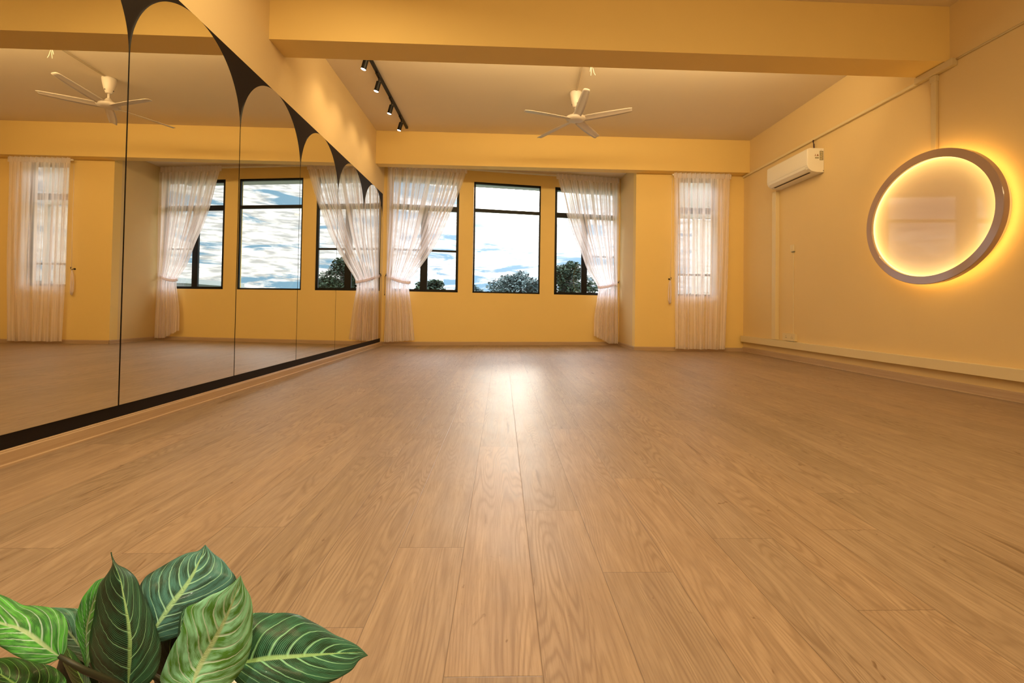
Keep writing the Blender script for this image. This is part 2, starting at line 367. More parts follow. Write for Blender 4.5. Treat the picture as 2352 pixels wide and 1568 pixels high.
def obox(bm, org, ex, ey, ez, a, b):
    """box between local corners a and b in the frame org, ex, ey, ez"""
    vs = []
    for z in (a[2], b[2]):
        for y in (a[1], b[1]):
            for x in (a[0], b[0]): vs.append(bm.verts.new(org + ex * x + ey * y + ez * z))
    for f in ((0, 1, 3, 2), (4, 5, 7, 6), (0, 1, 5, 4), (2, 3, 7, 6), (0, 2, 6, 4), (1, 3, 7, 5)):
        bm.faces.new([vs[i] for i in f])
def tube(bm, pts, r, n=10, caps=True):
    pts = [Vector(p) for p in pts]; rs = r if isinstance(r, (list, tuple)) else [r] * len(pts)
    rings = []
    up = Vector((0, 0, 1))
    for i, p in enumerate(pts):
        d = (pts[min(i + 1, len(pts) - 1)] - pts[max(i - 1, 0)]).normalized()
        a = up if abs(d.dot(up)) < .95 else Vector((1, 0, 0))
        e1 = d.cross(a).normalized(); e2 = d.cross(e1)
        rings.append([bm.verts.new(p + (e1 * math.cos(2 * PI * k / n) + e2 * math.sin(2 * PI * k / n)) * rs[i]) for k in range(n)])
    for a, b in zip(rings, rings[1:]):
        for k in range(n): bm.faces.new((a[k], a[(k + 1) % n], b[(k + 1) % n], b[k]))
    if caps:
        bm.faces.new(rings[0]); bm.faces.new(rings[-1])
def lathe(bm, prof, n=32, org=Vector((0, 0, 0)), ax=Vector((0, 0, 1))):
    ax = ax.normalized(); a = Vector((1, 0, 0)) if abs(ax.x) < .9 else Vector((0, 1, 0))
    e1 = ax.cross(a).normalized(); e2 = ax.cross(e1)
    rings = []
    for r, h in prof:
        rings.append([bm.verts.new(org + ax * h + (e1 * math.cos(2 * PI * k / n) + e2 * math.sin(2 * PI * k / n)) * max(r, 1e-4)) for k in range(n)])
    for a_, b_ in zip(rings, rings[1:]):
        for k in range(n): bm.faces.new((a_[k], a_[(k + 1) % n], b_[(k + 1) % n], b_[k]))
    bm.faces.new(rings[0]); bm.faces.new(rings[-1])
def prism(bm, poly, o0, o1, conv):
    """extrude a 2-D polygon between o0 and o1; conv(p, q, o) gives the point"""
    a = [bm.verts.new(conv(p, q, o0)) for p, q in poly]; b = [bm.verts.new(conv(p, q, o1)) for p, q in poly]
    n = len(poly)
    for i in range(n): bm.faces.new((a[i], a[(i + 1) % n], b[(i + 1) % n], b[i]))
    bm.faces.new(a); bm.faces.new(b)
def empty(name, loc=(0, 0, 0)):
    o = bpy.data.objects.new(name, None); COL.objects.link(o); o.location = loc; o.empty_display_size = 0.05
    return o
def tag(o, label, cat=None, group=None, kind=None):
    o['label'] = label
    if cat: o['category'] = cat
    if group: o['group'] = group
    if kind: o['kind'] = kind
    return o
def thing(name, loc, label, cat, group=None):
    """empty at the thing's base; its parts are built in world space and shifted by settle()"""
    return tag(empty(name, loc), label, cat, group)
def settle(root):
    loc = root.location.copy()
    def mv(o):
        if o.type == 'MESH': o.data.transform(Matrix.Translation(-loc))
        for c in COL.objects:
            if c.parent is o: mv(c)
    for c in COL.objects:
        if c.parent is root: mv(c)
def structure(o, label=None):
    o['kind'] = 'structure'
    if label: o['label'] = label
    return o
def wall_holes(org, d, length, z0, z1, thick, holes, nrm):
    """wall panel in the vertical plane through org along d, thickness away from the room"""
    bm = bmesh.new()
    us = sorted({0, length, *[h[0] for h in holes], *[h[1] for h in holes]})
    zs = sorted({z0, z1, *[h[2] for h in holes], *[h[3] for h in holes]})
    def P(u, z, t): return org + d * u + Vector((0, 0, z)) + nrm * t
    def solid(i, j):
        if i < 0 or j < 0 or i >= len(us) - 1 or j >= len(zs) - 1: return False
        uc = (us[i] + us[i + 1]) / 2; zc = (zs[j] + zs[j + 1]) / 2
        return not any(h[0] < uc < h[1] and h[2] < zc < h[3] for h in holes)
    cache = {}
    def V(u, z, t):
        k = (round(u, 5), round(z, 5), t)
        if k not in cache: cache[k] = bm.verts.new(P(u, z, t))
        return cache[k]
    T = -thick
    for i in range(len(us) - 1):
        for j in range(len(zs) - 1):
            if not solid(i, j): continue
            a, b, c, e = us[i], us[i + 1], zs[j], zs[j + 1]
            bm.faces.new((V(a, c, 0), V(b, c, 0), V(b, e, 0), V(a, e, 0)))
            bm.faces.new((V(a, c, T), V(b, c, T), V(b, e, T), V(a, e, T)))
            if not solid(i - 1, j): bm.faces.new((V(a, c, 0), V(a, e, 0), V(a, e, T), V(a, c, T)))
            if not solid(i + 1, j): bm.faces.new((V(b, c, 0), V(b, e, 0), V(b, e, T), V(b, c, T)))
            if not solid(i, j - 1): bm.faces.new((V(a, c, 0), V(b, c, 0), V(b, c, T), V(a, c, T)))
            if not solid(i, j + 1): bm.faces.new((V(a, e, 0), V(b, e, 0), V(b, e, T), V(a, e, T)))
    return bm
# ------------------------------------------------------------------ shell
bm = bmesh.new(); box(bm, -0.2, W + 0.2, YF - 0.2, 9.0, -0.15, 0); structure(link('floor', bm, M_FLOOR), 'oak-look vinyl plank floor')
bm = bmesh.new(); box(bm, -0.2, W + 0.2, YF - 0.2, D0 + 0.1, H, H + 0.15); structure(link('ceiling', bm, M_CEIL), 'plain pale ceiling')
bm = bmesh.new(); box(bm, -0.2, X1 + 0.15, D1, 9.0, 2.975, H + 0.15); structure(link('ceiling_bay', bm, M_CEIL), 'ceiling of the window bay behind the far beam')
bm = bmesh.new(); box(bm, -0.2, 0, YF, 8.2, -0.1, H + 0.1); structure(link('wall_left', bm, M_WALL), 'left wall carrying the mirrors')
bm = bmesh.new(); box(bm, W, W + 0.2, YF, D1 + 0.15, -0.1, H + 0.1); structure(link('wall_right', bm, M_WALL), 'right wall with the round lamp')
bm = bmesh.new(); box(bm, -0.2, W + 0.2, YF - 0.2, YF, -0.1, H + 0.1); structure(link('wall_front', bm, M_WALL), 'wall behind the camera')
bm = wall_holes(Vector((X1, D1, 0)), Vector((1, 0, 0)), W - X1, -0.1, 3.3, 0.15, [(4.711 - X1, 5.330 - X1, 0.862, 2.735)], Vector((0, -1, 0)))
structure(link('wall_back', bm, M_WALLY), 'yellow pier wall with the narrow window')
bm = bmesh.new(); prism(bm, [(X1, D1 + 0.15), (X1 + 0.15, D1 + 0.15), (X1 + 0.15, back(X1 + .15, 0).y + 0.1), (X1, back(X1, 0).y + 0.0)], -0.1, 2.975, lambda p, q, o: (p, q, o))
structure(link('wall_bay_right', bm, M_WALL), 'side wall of the window bay')
DB = Vector((1, S2, 0)).normalized(); NBV = Vector((S2, -1, 0)).normalized()
HZ0, HZ1 = 0.880, 2.757
WIN = [(0.095, 1.204), (1.446, 2.594), (2.846, 3.985)]
bm = wall_holes(Vector((0, Y2, 0)), DB, X1 * NB, -0.1, 2.975, 0.10, [(a * NB, b * NB, HZ0, HZ1) for a, b in WIN], NBV)
structure(link('wall_bay', bm, M_WALLY), 'yellow bay wall with three windows')
bm = bmesh.new(); box(bm, 0, W, YA, YB, ZA, H); structure(link('trim_1', bm, M_WALLY), 'deep ceiling beam crossing the room, nearer one')
bm = bmesh.new(); box(bm, 0, W, D0, D1, ZB, H); structure(link('trim_2', bm, M_WALLY), 'ceiling beam above the windows, farther one')
bm = bmesh.new(); obox(bm, Vector((0, Y2, 0)), DB, -NBV, Vector((0, 0, 1)), (-0.2, 0.10, 2.87), (X1 * NB + 0.2, 0.82, 2.972)); structure(link('trim_3', bm, M_CONC), 'concrete eave outside above the bay windows')
# skirting boards: flat board, rounded cap, small bead at the foot
def skirt(name, org, d, nrm, length, h, th, mat, label):
    bm = bmesh.new()
    prof = [(0, 0), (th + 0.006, 0), (th + 0.006, 0.006), (th + 0.001, 0.009), (th, 0.010), (th, h - 0.012), (th - 0.004, h - 0.008), (th - 0.004, h - 0.004), (th - 0.008, h), (0, h)]
    prism(bm, prof, 0, length, lambda p, q, o: org + nrm * p + Vector((0, 0, q)) + d * o)
    structure(link(name, bm, mat), label)
skirt('baseboard_left', Vector((0, YF, 0)), Vector((0, 1, 0)), Vector((1, 0, 0)), 7.82 - YF, 0.064, 0.026, M_SKIRT, 'oak-look skirting under the mirrors')
skirt('baseboard_right', Vector((W, YF, 0)), Vector((0, 1, 0)), Vector((-1, 0, 0)), D1 - YF, 0.075, 0.014, M_SKIRT, 'oak-look skirting under the right cable trunking')
skirt('baseboard_back', Vector((X1, D1, 0)), Vector((1, 0, 0)), Vector((0, -1, 0)), W - X1, 0.058, 0.012, M_SKIRT, 'skirting below the narrow window')
skirt('baseboard_bay', Vector((0, Y2, 0)), DB, NBV, X1 * NB, 0.058, 0.012, M_SKIRT, 'skirting along the bay wall')
skirt('baseboard_bay_right', Vector((X1, D1, 0)), Vector((0, 1, 0)), Vector((-1, 0, 0)), back(X1, 0).y - D1, 0.058, 0.012, M_SKIRT, 'skirting of the bay side wall')
# ------------------------------------------------------------------ windows
def window(idx, P, ux, x0, x1, z0, z1, fr, transom, mull, bars, label, depth=(-0.06, -0.015)):
    """P(x,z,off) gives points of the wall plane; bars = list of (xa, xb, z, h)"""
    root = structure(empty('window_%d' % idx), label)
    d0, d1 = depth
    def bar(bm, xa, xb, za, zb, o0=d0, o1=d1):
        vs = [bm.verts.new(P(x, z, o)) for o in (o0, o1) for z in (za, zb) for x in (xa, xb)]
        for f in ((0, 1, 3, 2), (4, 5, 7, 6), (0, 1, 5, 4), (2, 3, 7, 6), (0, 2, 6, 4), (1, 3, 7, 5)): bm.faces.new([vs[i] for i in f])
    bm = bmesh.new()
    bar(bm, x0, x0 + fr, z0, z1); bar(bm, x1 - fr, x1, z0, z1); bar(bm, x0, x1, z0, z0 + fr); bar(bm, x0, x1, z1 - fr * 1.3, z1)
    link('window_frame', bm, M_BLACK, root)
    tz, th = transom
    bm = bmesh.new(); bar(bm, x0 + fr, x1 - fr, tz - th / 2, tz + th / 2); link('transom', bm, M_BLACK, root)
    if mull:
        ma, mb = mull
        bm = bmesh.new(); bar(bm, ma, mb, z0 + fr, tz - th / 2); link('mullion', bm, M_BLACK, root)
    for xa, xb, z, h in bars:
        bm = bmesh.new(); bar(bm, xa, xb, z - h / 2, z + h / 2, d0 + 0.01, d1 - 0.01); link('glazing_bar', bm, M_BLACK, root)
    bm = bmesh.new(); bar(bm, x0 + fr * .5, x1 - fr * .5, z0 + fr * .5, z1 - fr * .5, d0 + 0.018, d0 + 0.022); link('glass_pane', bm, M_GLASS, root)
    return root
PB = lambda x, z, o: back(x, z, o)
PP = lambda x, z, o: Vector((x, D1 - o, z))
window(1, PB, None, *WIN[0], HZ0, HZ1, 0.042, (2.272, 0.085), (0.588, 0.700), [(0.137, 0.588, 1.567, 0.032), (0.700, 1.162, 1.567, 0.032)], 'black framed bay window beside the mirrors, with two casements')
window(2, PB, None, *WIN[1], HZ0, HZ1, 0.026, (2.280, 0.055), None, [], 'black framed middle bay window with one large fixed pane')
window(3, PB, None, *WIN[2], HZ0, HZ1, 0.042, (2.272, 0.085), (3.335, 3.440), [(3.440, 3.943, 1.567, 0.026)], 'black framed right bay window behind the tied curtain')
window(4, PP, None, 4.711, 5.330, 0.862, 2.735, 0.035, (2.232, 0.09), None, [(4.746, 5.295, 1.205, 0.03)], 'narrow window in the yellow pier wall', depth=(-0.10, -0.05))
# ------------------------------------------------------------------ mirror wall
mir = thing('arched_mirror', (0, 4.6, 0.066), 'long row of tall arch-topped mirrors on a black backing board along the left wall', 'mirror')
MY0, MW = 2.487, 1.0373
NP_LEFT = 4
bm = bmesh.new(); box(bm, 0.001, 0.0185, MY0 - NP_LEFT * MW, MY0 + 5 * MW + 0.004, 0.066, 2.424); link('backing_board', bm, M_BOARD, mir)
for k in range(-NP_LEFT, 5):
    ya = MY0 + k * MW + 0.0045; yb = MY0 + (k + 1) * MW - 0.0045; r = (yb - ya) / 2; yc = (ya + yb) / 2; zc = 2.420 - r
    poly = [(ya, 0.1255), (yb, 0.1255)] + [(yc + r * math.cos(a), zc + r * math.sin(a)) for a in [PI * i / 72 for i in range(73)]]
    bm = bmesh.new(); prism(bm, poly, 0.0185, MX, lambda p, q, o: (o, p, q)); link('mirror_panel', bm, M_MIRROR, mir)
settle(mir)
# ------------------------------------------------------------------ ceiling fan
FX, FY, FZ = 2.815, 5.808, 2.975
fan = thing('ceiling_fan', (FX, FY, H), 'white five-blade ceiling fan with a cup canopy on a short rod', 'fan')
bm = bmesh.new(); lathe(bm, [(0.030, -0.185), (0.034, -0.180), (0.052, -0.13), (0.068, -0.06), (0.073, -0.02), (0.073, -0.003)], 40, Vector((FX, FY, H)))
can = link('canopy', bm, M_FANW, fan, smooth=True)
bm = bmesh.new()
for k in range(3):
    a = 2 * PI * k / 3 - 1.3
    c = Vector((FX + 0.045 * math.cos(a), FY + 0.045 * math.sin(a), H - 0.150)); bm = bmesh.new(); tube(bm, [c - Vector((math.cos(a), math.sin(a), 0)) * .004, c + Vector((math.cos(a), math.sin(a), 0)) * .004], 0.006, 8); link('screw', bm, M_DARK, can)
bm = bmesh.new(); tube(bm, [(FX, FY, H - 0.19), (FX, FY, FZ + 0.05)], 0.013, 16); link('down_rod', bm, M_FANW, fan, smooth=True)
bm = bmesh.new(); lathe(bm, [(0.02, -0.034), (0.075, -0.030), (0.112, -0.018), (0.122, 0.0), (0.115, 0.016), (0.085, 0.028), (0.045, 0.045), (0.026, 0.075), (0.015, 0.085)], 48, Vector((FX, FY, FZ)))
link('motor_housing', bm, M_FANW, fan, smooth=True)
def blade(a0, L=0.675):
    bm = bmesh.new(); rows = []
    ax = Vector((math.cos(a0), math.sin(a0), 0)); ay = Vector((-math.sin(a0), math.cos(a0), 0))
    tilt = Vector((0, 0, 1))
    n = 16
    for i in range(n + 1):
        t = i / n; r = 0.085 + (L - 0.085) * t
        w = 0.047 + 0.008 * math.sin(PI * min(1, t * 1.1)) - 0.006 * t
        if t > 0.93: w *= 0.80 + 0.20 * math.sqrt(max(0, 1 - ((t - .93) / .07) ** 2))
        pitch = -math.radians(16 - 6 * t); bend = 0.012 * t
        sk = 0.004 * math.sin(t * PI)
        row = []
        for s in (-1, -0.5, 0, 0.5, 1):
            row.append(Vector((FX, FY, FZ - 0.004)) + ax * r + ay * (s * w * math.cos(pitch) + sk) + tilt * (s * w * math.sin(pitch) + bend - 0.006 * (s * s)))
        rows.append(row)
    rows = [[p + Vector((0, 0, 0.053 * (p.x - FX) - 0.077 * (p.y - FY))) for p in r] for r in rows]
    up = [[bm.verts.new(p + Vector((0, 0, 0.003))) for p in r] for r in rows]; dn = [[bm.verts.new(p - Vector((0, 0, 0.003))) for p in r] for r in rows]
    for g_ in (up, dn):
        for i in range(n):
            for j in range(4): bm.faces.new((g_[i][j], g_[i][j + 1], g_[i + 1][j + 1], g_[i + 1][j]))
    for i in range(n):
        bm.faces.new((up[i][0], up[i + 1][0], dn[i + 1][0], dn[i][0])); bm.faces.new((up[i][4], up[i + 1][4], dn[i + 1][4], dn[i][4]))
    for j in range(4):
        bm.faces.new((up[0][j], up[0][j + 1], dn[0][j + 1], dn[0][j])); bm.faces.new((up[n][j], up[n][j + 1], dn[n][j + 1], dn[n][j]))
    return bm
for k in range(5): link('blade', blade(-1.544 + k * 2 * PI / 5), M_FANW, fan, smooth=True)
settle(fan)
cs = bmesh.new(); prism(cs, [(0.010, 0.0), (0.010, -0.014), (-0.010, -0.014), (-0.010, 0.0)], YB, FY - 0.08, lambda p, q, o: (2.725 + (o - YB) / (FY - YB) * (FX - 2.725) + p, o, H + q - 0.0005))
tag(link('cable_casing', cs, M_CASE), 'thin cable casing on the ceiling leading to the fan', 'cable casing')
w = empty('loose_wires', (2.885, 5.16, H)); tag(w, 'short loose white wires dangling from the ceiling near the fan', 'wires')
for pts in ([(0, 0, 0), (0.0, 0, -0.05), (-0.004, 0.002, -0.105)], [(0.006, 0, 0), (0.018, 0, -0.03), (0.03, 0.0, -0.075), (0.045, 0.0, -0.10)], [(-0.004, 0, 0), (-0.014, .005, -0.06)]):
    bm = bmesh.new(); tube(bm, pts, 0.0035, 8); link('wire', bm, M_WHITE, w, smooth=True)
# ------------------------------------------------------------------ track lights
trk = thing('light_track', (0.5, 5.8, H), 'black rail on the ceiling carrying four spotlights', 'light track')
bm = bmesh.new(); box(bm, 0.478, 0.512, YB + 0.01, 7.09, H - 0.030, H - 0.0005); link('rail', bm, M_LAMPB, trk, bevel=0.003)
bm = bmesh.new(); box(bm, 0.4765, 0.5135, 7.085, 7.10, H - 0.032, H - 0.0005); link('end_cap', bm, M_LAMPB, trk)
settle(trk)
spots = [(4.98, 'spotlight nearest the big beam on the black ceiling track, half cut off by the beam'),
         (5.49, 'second spotlight from the big beam on the black ceiling track'),
         (6.13, 'third spotlight from the big beam on the black ceiling track'),
         (6.71, 'last spotlight at the window end of the black ceiling track')]
for i, (y, lab) in enumerate(spots):
    sp_ = thing('track_spotlight', (0.495, y, H - 0.03), lab, 'spotlight', 'spotlights on the ceiling track')
    o = Vector((0.495, y, H - 0.030))
    bm = bmesh.new(); box(bm, 0.480, 0.510, y - 0.10, y + 0.015, H - 0.047, H - 0.0305); link('adapter', bm, M_LAMPB, sp_, bevel=0.003)
    bm = bmesh.new(); tube(bm, [o + Vector((0, 0.0, -0.016)), o + Vector((0, 0.006, -0.050)), o + Vector((-0.002, 0.012, -0.064))], 0.009, 12); link('stem', bm, M_LAMPB, sp_, smooth=True)
    ax = Vector((-0.30, 0.10, -1)).normalized(); top = o + Vector((-0.002, 0.014, -0.056))
    bm = bmesh.new(); lathe(bm, [(0.012, -0.004), (0.026, 0.0), (0.0275, 0.006), (0.0275, 0.105), (0.0262, 0.108)], 28, top, ax); link('lamp_body', bm, M_LAMPB, sp_, smooth=False)
    bm = bmesh.new(); lathe(bm, [(0.002, 0.1085), (0.0245, 0.1088), (0.0255, 0.112), (0.020, 0.116), (0.002, 0.118)], 24, top, ax)
    ln_ = link('lens', bm, M_LENS, sp_, smooth=True); tag(ln_, 'glowing white lens')
    settle(sp_)
    l = bpy.data.lights.new('spot_lamp', 'SPOT'); l.energy = 10; l.color = (1.0, 0.70, 0.36); l.spot_size = math.radians(92); l.spot_blend = 1.0; l.shadow_soft_size = 0.06
    lo = bpy.data.objects.new('spot_lamp', l); COL.objects.link(lo); lo.location = top + ax * 0.13 
    aim = Vector((-0.62, 0.05, -0.85)).normalized()
    lo.rotation_euler = aim.to_track_quat('-Z', 'Y').to_euler()
# ------------------------------------------------------------------ air conditioner
ac = thing('air_conditioner', (W, 6.0, 2.31), 'white split air conditioner unit high on the right wall', 'air conditioner')
prof = [(0.0, 2.605), (0.17, 2.605), (0.188, 2.600), (0.198, 2.585), (0.200, 2.55), (0.202, 2.42), (0.200, 2.385), (0.185, 2.355), (0.150, 2.330), (0.09, 2.318), (0.0, 2.315)]
AY0, AY1 = 5.565, 6.44
bm = bmesh.new(); prism(bm, prof, AY0, AY1, lambda p, q, o: (W - 0.002 - p, o, q)); link('casing', bm, M_WHITE, ac, bevel=0.004)
pr2 = [(0.196, 2.600), (0.206, 2.585), (0.208, 2.42), (0.206, 2.398), (0.196, 2.394)]
bm = bmesh.new(); prism(bm, pr2, AY0 + 0.006, AY1 - 0.006, lambda p, q, o: (W - p, o, q)); link('front_panel', bm, M_WHITE, ac, bevel=0.002)
pr3 = [(0.203, 2.386), (0.199, 2.364), (0.162, 2.334), (0.152, 2.331), (0.150, 2.336), (0.190, 2.372), (0.198, 2.388)]
bm = bmesh.new(); prism(bm, pr3, AY0 + 0.05, AY1 - 0.05, lambda p, q, o: (W - p, o, q)); link('louver', bm, M_WHITE, ac)
pr4 = [(0.146, 2.3315), (0.124, 2.3255), (0.124, 2.3235), (0.146, 2.3285)]
bm = bmesh.new(); prism(bm, pr4, AY0 + 0.06, AY1 - 0.06, lambda p, q, o: (W - p, o, q)); tag(link('outlet_slot', bm, M_DARK, ac), 'dark air slot')
def ycard(pts, mat, name, parent, y=AY0, t=0.0012):
    bm = bmesh.new(); prism(bm, pts, y - t, y, lambda p, q, o: (W - p, o, q)); return link(name, bm, mat, parent)
st = ycard([(0.012, 2.46), (0.056, 2.46), (0.056, 2.572), (0.012, 2.572)], M_STICK, 'rating_label', ac); st['label'] = 'olive grey rating sticker'
bm = bmesh.new(); rr = random.Random(3)
for i in range(9):
    z = 2.468 + i * 0.0115; box(bm, W - 0.052 + rr.random() * .008, W - 0.016 - rr.random() * .012, AY0 - 0.0018, AY0 - 0.0008, z, z + 0.004)
link('label_print', bm, M_CREAMP, st)
ycard([(0.066, 2.510), (0.094, 2.510), (0.080, 2.536)], M_RED, 'warning_triangle', ac)
bm = bmesh.new(); box(bm, W - 0.120, W - 0.098, AY0 - 0.0012, AY0, 2.510, 2.514); box(bm, W - 0.112, W - 0.106, AY0 - 0.0012, AY0, 2.514, 2.532); link('warning_mark', bm, M_RED, ac)
bm = bmesh.new()
for i in range(4): box(bm, W - 0.113 + i * 0.012, W - 0.103 + i * 0.012, AY0 - 0.0012, AY0, 2.480, 2.496)
link('warning_text', bm, M_STICK, ac)
ycard([(0.034, 2.585), (0.042, 2.582), (0.038, 2.577)], M_STICK, 'brand_mark', ac)
bm = bmesh.new()
for p, q in ((0.006, 2.335),): tube(bm, [(W - p - .004, AY0 - 0.001, q), (W - p - .004, AY0 + 0.001, q)], 0.005, 10)
link('screw_hole', bm, M_DARK, ac)
settle(ac)
bm = bmesh.new(); tube(bm, [(W - 0.02, 5.735, 2.765), (W - 0.03, 5.725, 2.74), (W - 0.03, 5.712, 2.70), (W - 0.032, 5.705, 2.65), (W - 0.035, 5.70, 2.606)], 0.0075, 10)
tag(link('power_cord', bm, M_CORD, smooth=True), 'short dark cord running up from the top of the air conditioner', 'cord')
# ------------------------------------------------------------------ casings and trunking on the right wall
def rbox(name, y0, y1, z0, z1, dep, label, cat, mat=M_CREAMP, bev=0.003, parent=None):
    bm = bmesh.new(); box(bm, W - dep, W - 0.0005, y0, y1, z0, z1); o = link(name, bm, mat, parent, bevel=bev)
    if label: tag(o, label, cat)
    return o
rbox('pipe_casing', 6.482, 6.575, 0.254, 2.314, 0.055, 'upright cream pipe casing below the air conditioner', 'pipe casing')
tr = thing('cable_trunking', (W, 2.4, 0.16), 'long cream cable trunking running low along the right wall', 'cable trunking')
rbox('trunking_body', YF, D1 - 0.03, 0.162, 0.244, 0.050, None, None, parent=tr, bev=0.001)
rbox('trunking_lid', YF, D1 - 0.03, 0.160, 0.250, 0.056, None, None, parent=tr, bev=0.002)
settle(tr)
rbox('upper_conduit', YB + 0.012, D1 - 0.012, 2.757, 2.786, 0.028, 'slim cream conduit running high along the right wall under the ceiling beams', 'conduit')
bm = bmesh.new(); box(bm, W - 0.05, W - 0.0005, 3.885, YB + 0.012, 2.757, 2.817)
tag(link('conduit_box', bm, M_COND, bevel=0.004), 'long cream junction box tucked under the nearer beam at the right wall', 'junction box')
bm = bmesh.new(); tube(bm, [(W - 0.011, YF + 0.01, 2.800), (W - 0.011, 1.5, 2.802), (W - 0.011, 3.884, 2.806)], 0.0075, 10); tag(link('surface_cable', bm, M_CREAMP, smooth=True), 'thin cream cable clipped high on the right wall toward the camera', 'cable')
dc = thing('drop_conduit', (W, 4.086, 2.1), 'upright cream conduit dropping from the junction box to the round wall lamp', 'conduit')
rbox('conduit_body', 4.062, 4.112, 2.062, 2.705, 0.030, None, None, mat=M_COND, parent=dc, bev=0.006)
rbox('conduit_collar', 4.056, 4.118, 2.700, 2.757, 0.036, None, None, mat=M_COND, parent=dc, bev=0.004)
settle(dc)
# switch and socket
sw = thing('wall_switch', (W, 6.18, 1.43), 'small cream wall switch plate halfway up the right wall', 'switch')
rbox('switch_plate', 6.135, 6.222, 1.440, 1.528, 0.010, None, None, parent=sw)
rbox('rocker', 6.160, 6.198, 1.462, 1.506, 0.015, None, None, parent=sw, bev=0.002)
rbox('cable_entry', 6.125, 6.190, 1.424, 1.438, 0.012, None, None, mat=M_STICK, parent=sw)
settle(sw)
rbox('thin_conduit', 6.148, 6.158, 0.352, 1.423, 0.009, 'thin upright conduit between the wall switch and the socket', 'conduit')
sk = thing('wall_socket', (W, 6.2, 0.27), 'cream double wall socket just above the low trunking', 'socket')
rbox('back_box', 6.075, 6.335, 0.262, 0.350, 0.030, None, None, parent=sk)
rbox('socket_plate', 6.070, 6.340, 0.258, 0.354, 0.038, None, None, parent=sk, bev=0.002)
for yy in (6.13, 6.26):
    bm = bmesh.new()
    for dy, dz, s in ((0, .018, .005), (-.013, -.006, .006), (.013, -.006, .006)): box(bm, W - 0.0395, W - 0.037, yy + dy - s * .6, yy + dy + s * .6, 0.305 + dz - s, 0.305 + dz + s)
    link('socket_holes', bm, M_STICK, sk)
rbox('cable_tail', 6.085, 6.20, 0.2505, 0.259, 0.045, None, None, mat=M_STICK, parent=sk)
settle(sk)
# ------------------------------------------------------------------ round wall lamp
RC = (4.075, 1.485); RA, RB_ = 0.672, 0.583; IA, IB = 0.605, 0.512
lamp = thing('round_wall_lamp', (W, RC[0], RC[1]), 'large round backlit wall lamp with a dusky ring and glowing gold halo', 'wall lamp')
def ell(a, b, x, n=128): return [(x, RC[0] + a * math.cos(2 * PI * k / n), RC[1] + b * math.sin(2 * PI * k / n)) for k in range(n)]
def band(bm, loops, closed=True):
    rs = [[bm.verts.new(p) for p in l] for l in loops]; n = len(rs[0])
    prs = list(zip(rs, rs[1:])) + ([(rs[-1], rs[0])] if closed else [])
    for a, b in prs:
        for k in range(n): bm.faces.new((a[k], a[(k + 1) % n], b[(k + 1) % n], b[k]))
XF, XB = W - 0.122, W - 0.078
bm = bmesh.new()
band(bm, [ell(RA - .004, RB_ - .004, XF), ell(RA, RB_, XF + .004), ell(RA, RB_, XB), ell(IA, IB, XB), ell(IA, IB, XF + .003), ell(IA + .003, IB + .003, XF)])
tag(link('ring', bm, M_RING, lamp, smooth=False), 'dusky brown lacquered ring')
bm = bmesh.new(); band(bm, [ell(RA - .07, RB_ - .07, W - 0.050), ell(RA - .055, RB_ - .055, W - 0.050), ell(RA - .055, RB_ - .055, W - 0.001), ell(RA - .07, RB_ - .07, W - 0.001)])
link('back_rim', bm, M_WHITE, lamp)
bm = bmesh.new(); band(bm, [ell(RA - .054, RB_ - .054, W - 0.070), ell(RA - .046, RB_ - .046, W - 0.070), ell(RA - .046, RB_ - .046, W - 0.052), ell(RA - .054, RB_ - .054, W - 0.052)])
tag(link('outer_light_strip', bm, M_LED, lamp), 'glowing gold strip behind the ring')
bm = bmesh.new()
l0 = [bm.verts.new(p) for p in ell(IA - .001, IB - .001, W - 0.088)]; l1 = [bm.verts.new(p) for p in ell(IA - .001, IB - .001, W - 0.0795)]
n_ = len(l0)
for k in range(n_): bm.faces.new((l0[k], l0[(k + 1) % n_], l1[(k + 1) % n_], l1[k]))
bm.faces.new(l0); bm.faces.new(l1)
tag(link('face_disc', bm, M_FACE, lamp), 'pale glossy face lit from its edge')
bm = bmesh.new(); band(bm, [ell(IA - .006, IB - .006, W - 0.100), ell(IA - .001, IB - .001, W - 0.100), ell(IA - .001, IB - .001, W - 0.088), ell(IA - .006, IB - .006, W - 0.088)])
tag(link('inner_light_strip', bm, M_LED2, lamp), 'glowing gold strip around the face')
settle(lamp)
# ------------------------------------------------------------------ curtains
def interp(tab, z):
    tab = sorted(tab)
    if z <= tab[0][0]: return tab[0][1]
    for (a, va), (b, vb) in zip(tab, tab[1:]):
        if z <= b:
            t = (z - a) / (b - a); return va + (vb - va) * t
    return tab[-1][1]
def smooth_tab(tab):
    zs = [tab[0][0] + (tab[-1][0] - tab[0][0]) * i / 60 for i in range(61)]
    raw = [interp(tab, z) for z in zs]
    for _ in range(4): raw = [raw[0]] + [(raw[i - 1] + raw[i] * 2 + raw[i + 1]) / 4 for i in range(1, 60)] + [raw[-1]]
    return list(zip(zs, raw))
def uv_grid(bm, rows):
    uvl = bm.loops.layers.uv.new('UVMap'); ix = {}
    nr = len(rows) - 1; nc = len(rows[0]) - 1
    for j, r in enumerate(rows):
        for i, v in enumerate(r): ix[v] = (i / nc, j / nr)
    for f in bm.faces:
        for l in f.loops: l[uvl].uv = ix[l.vert]
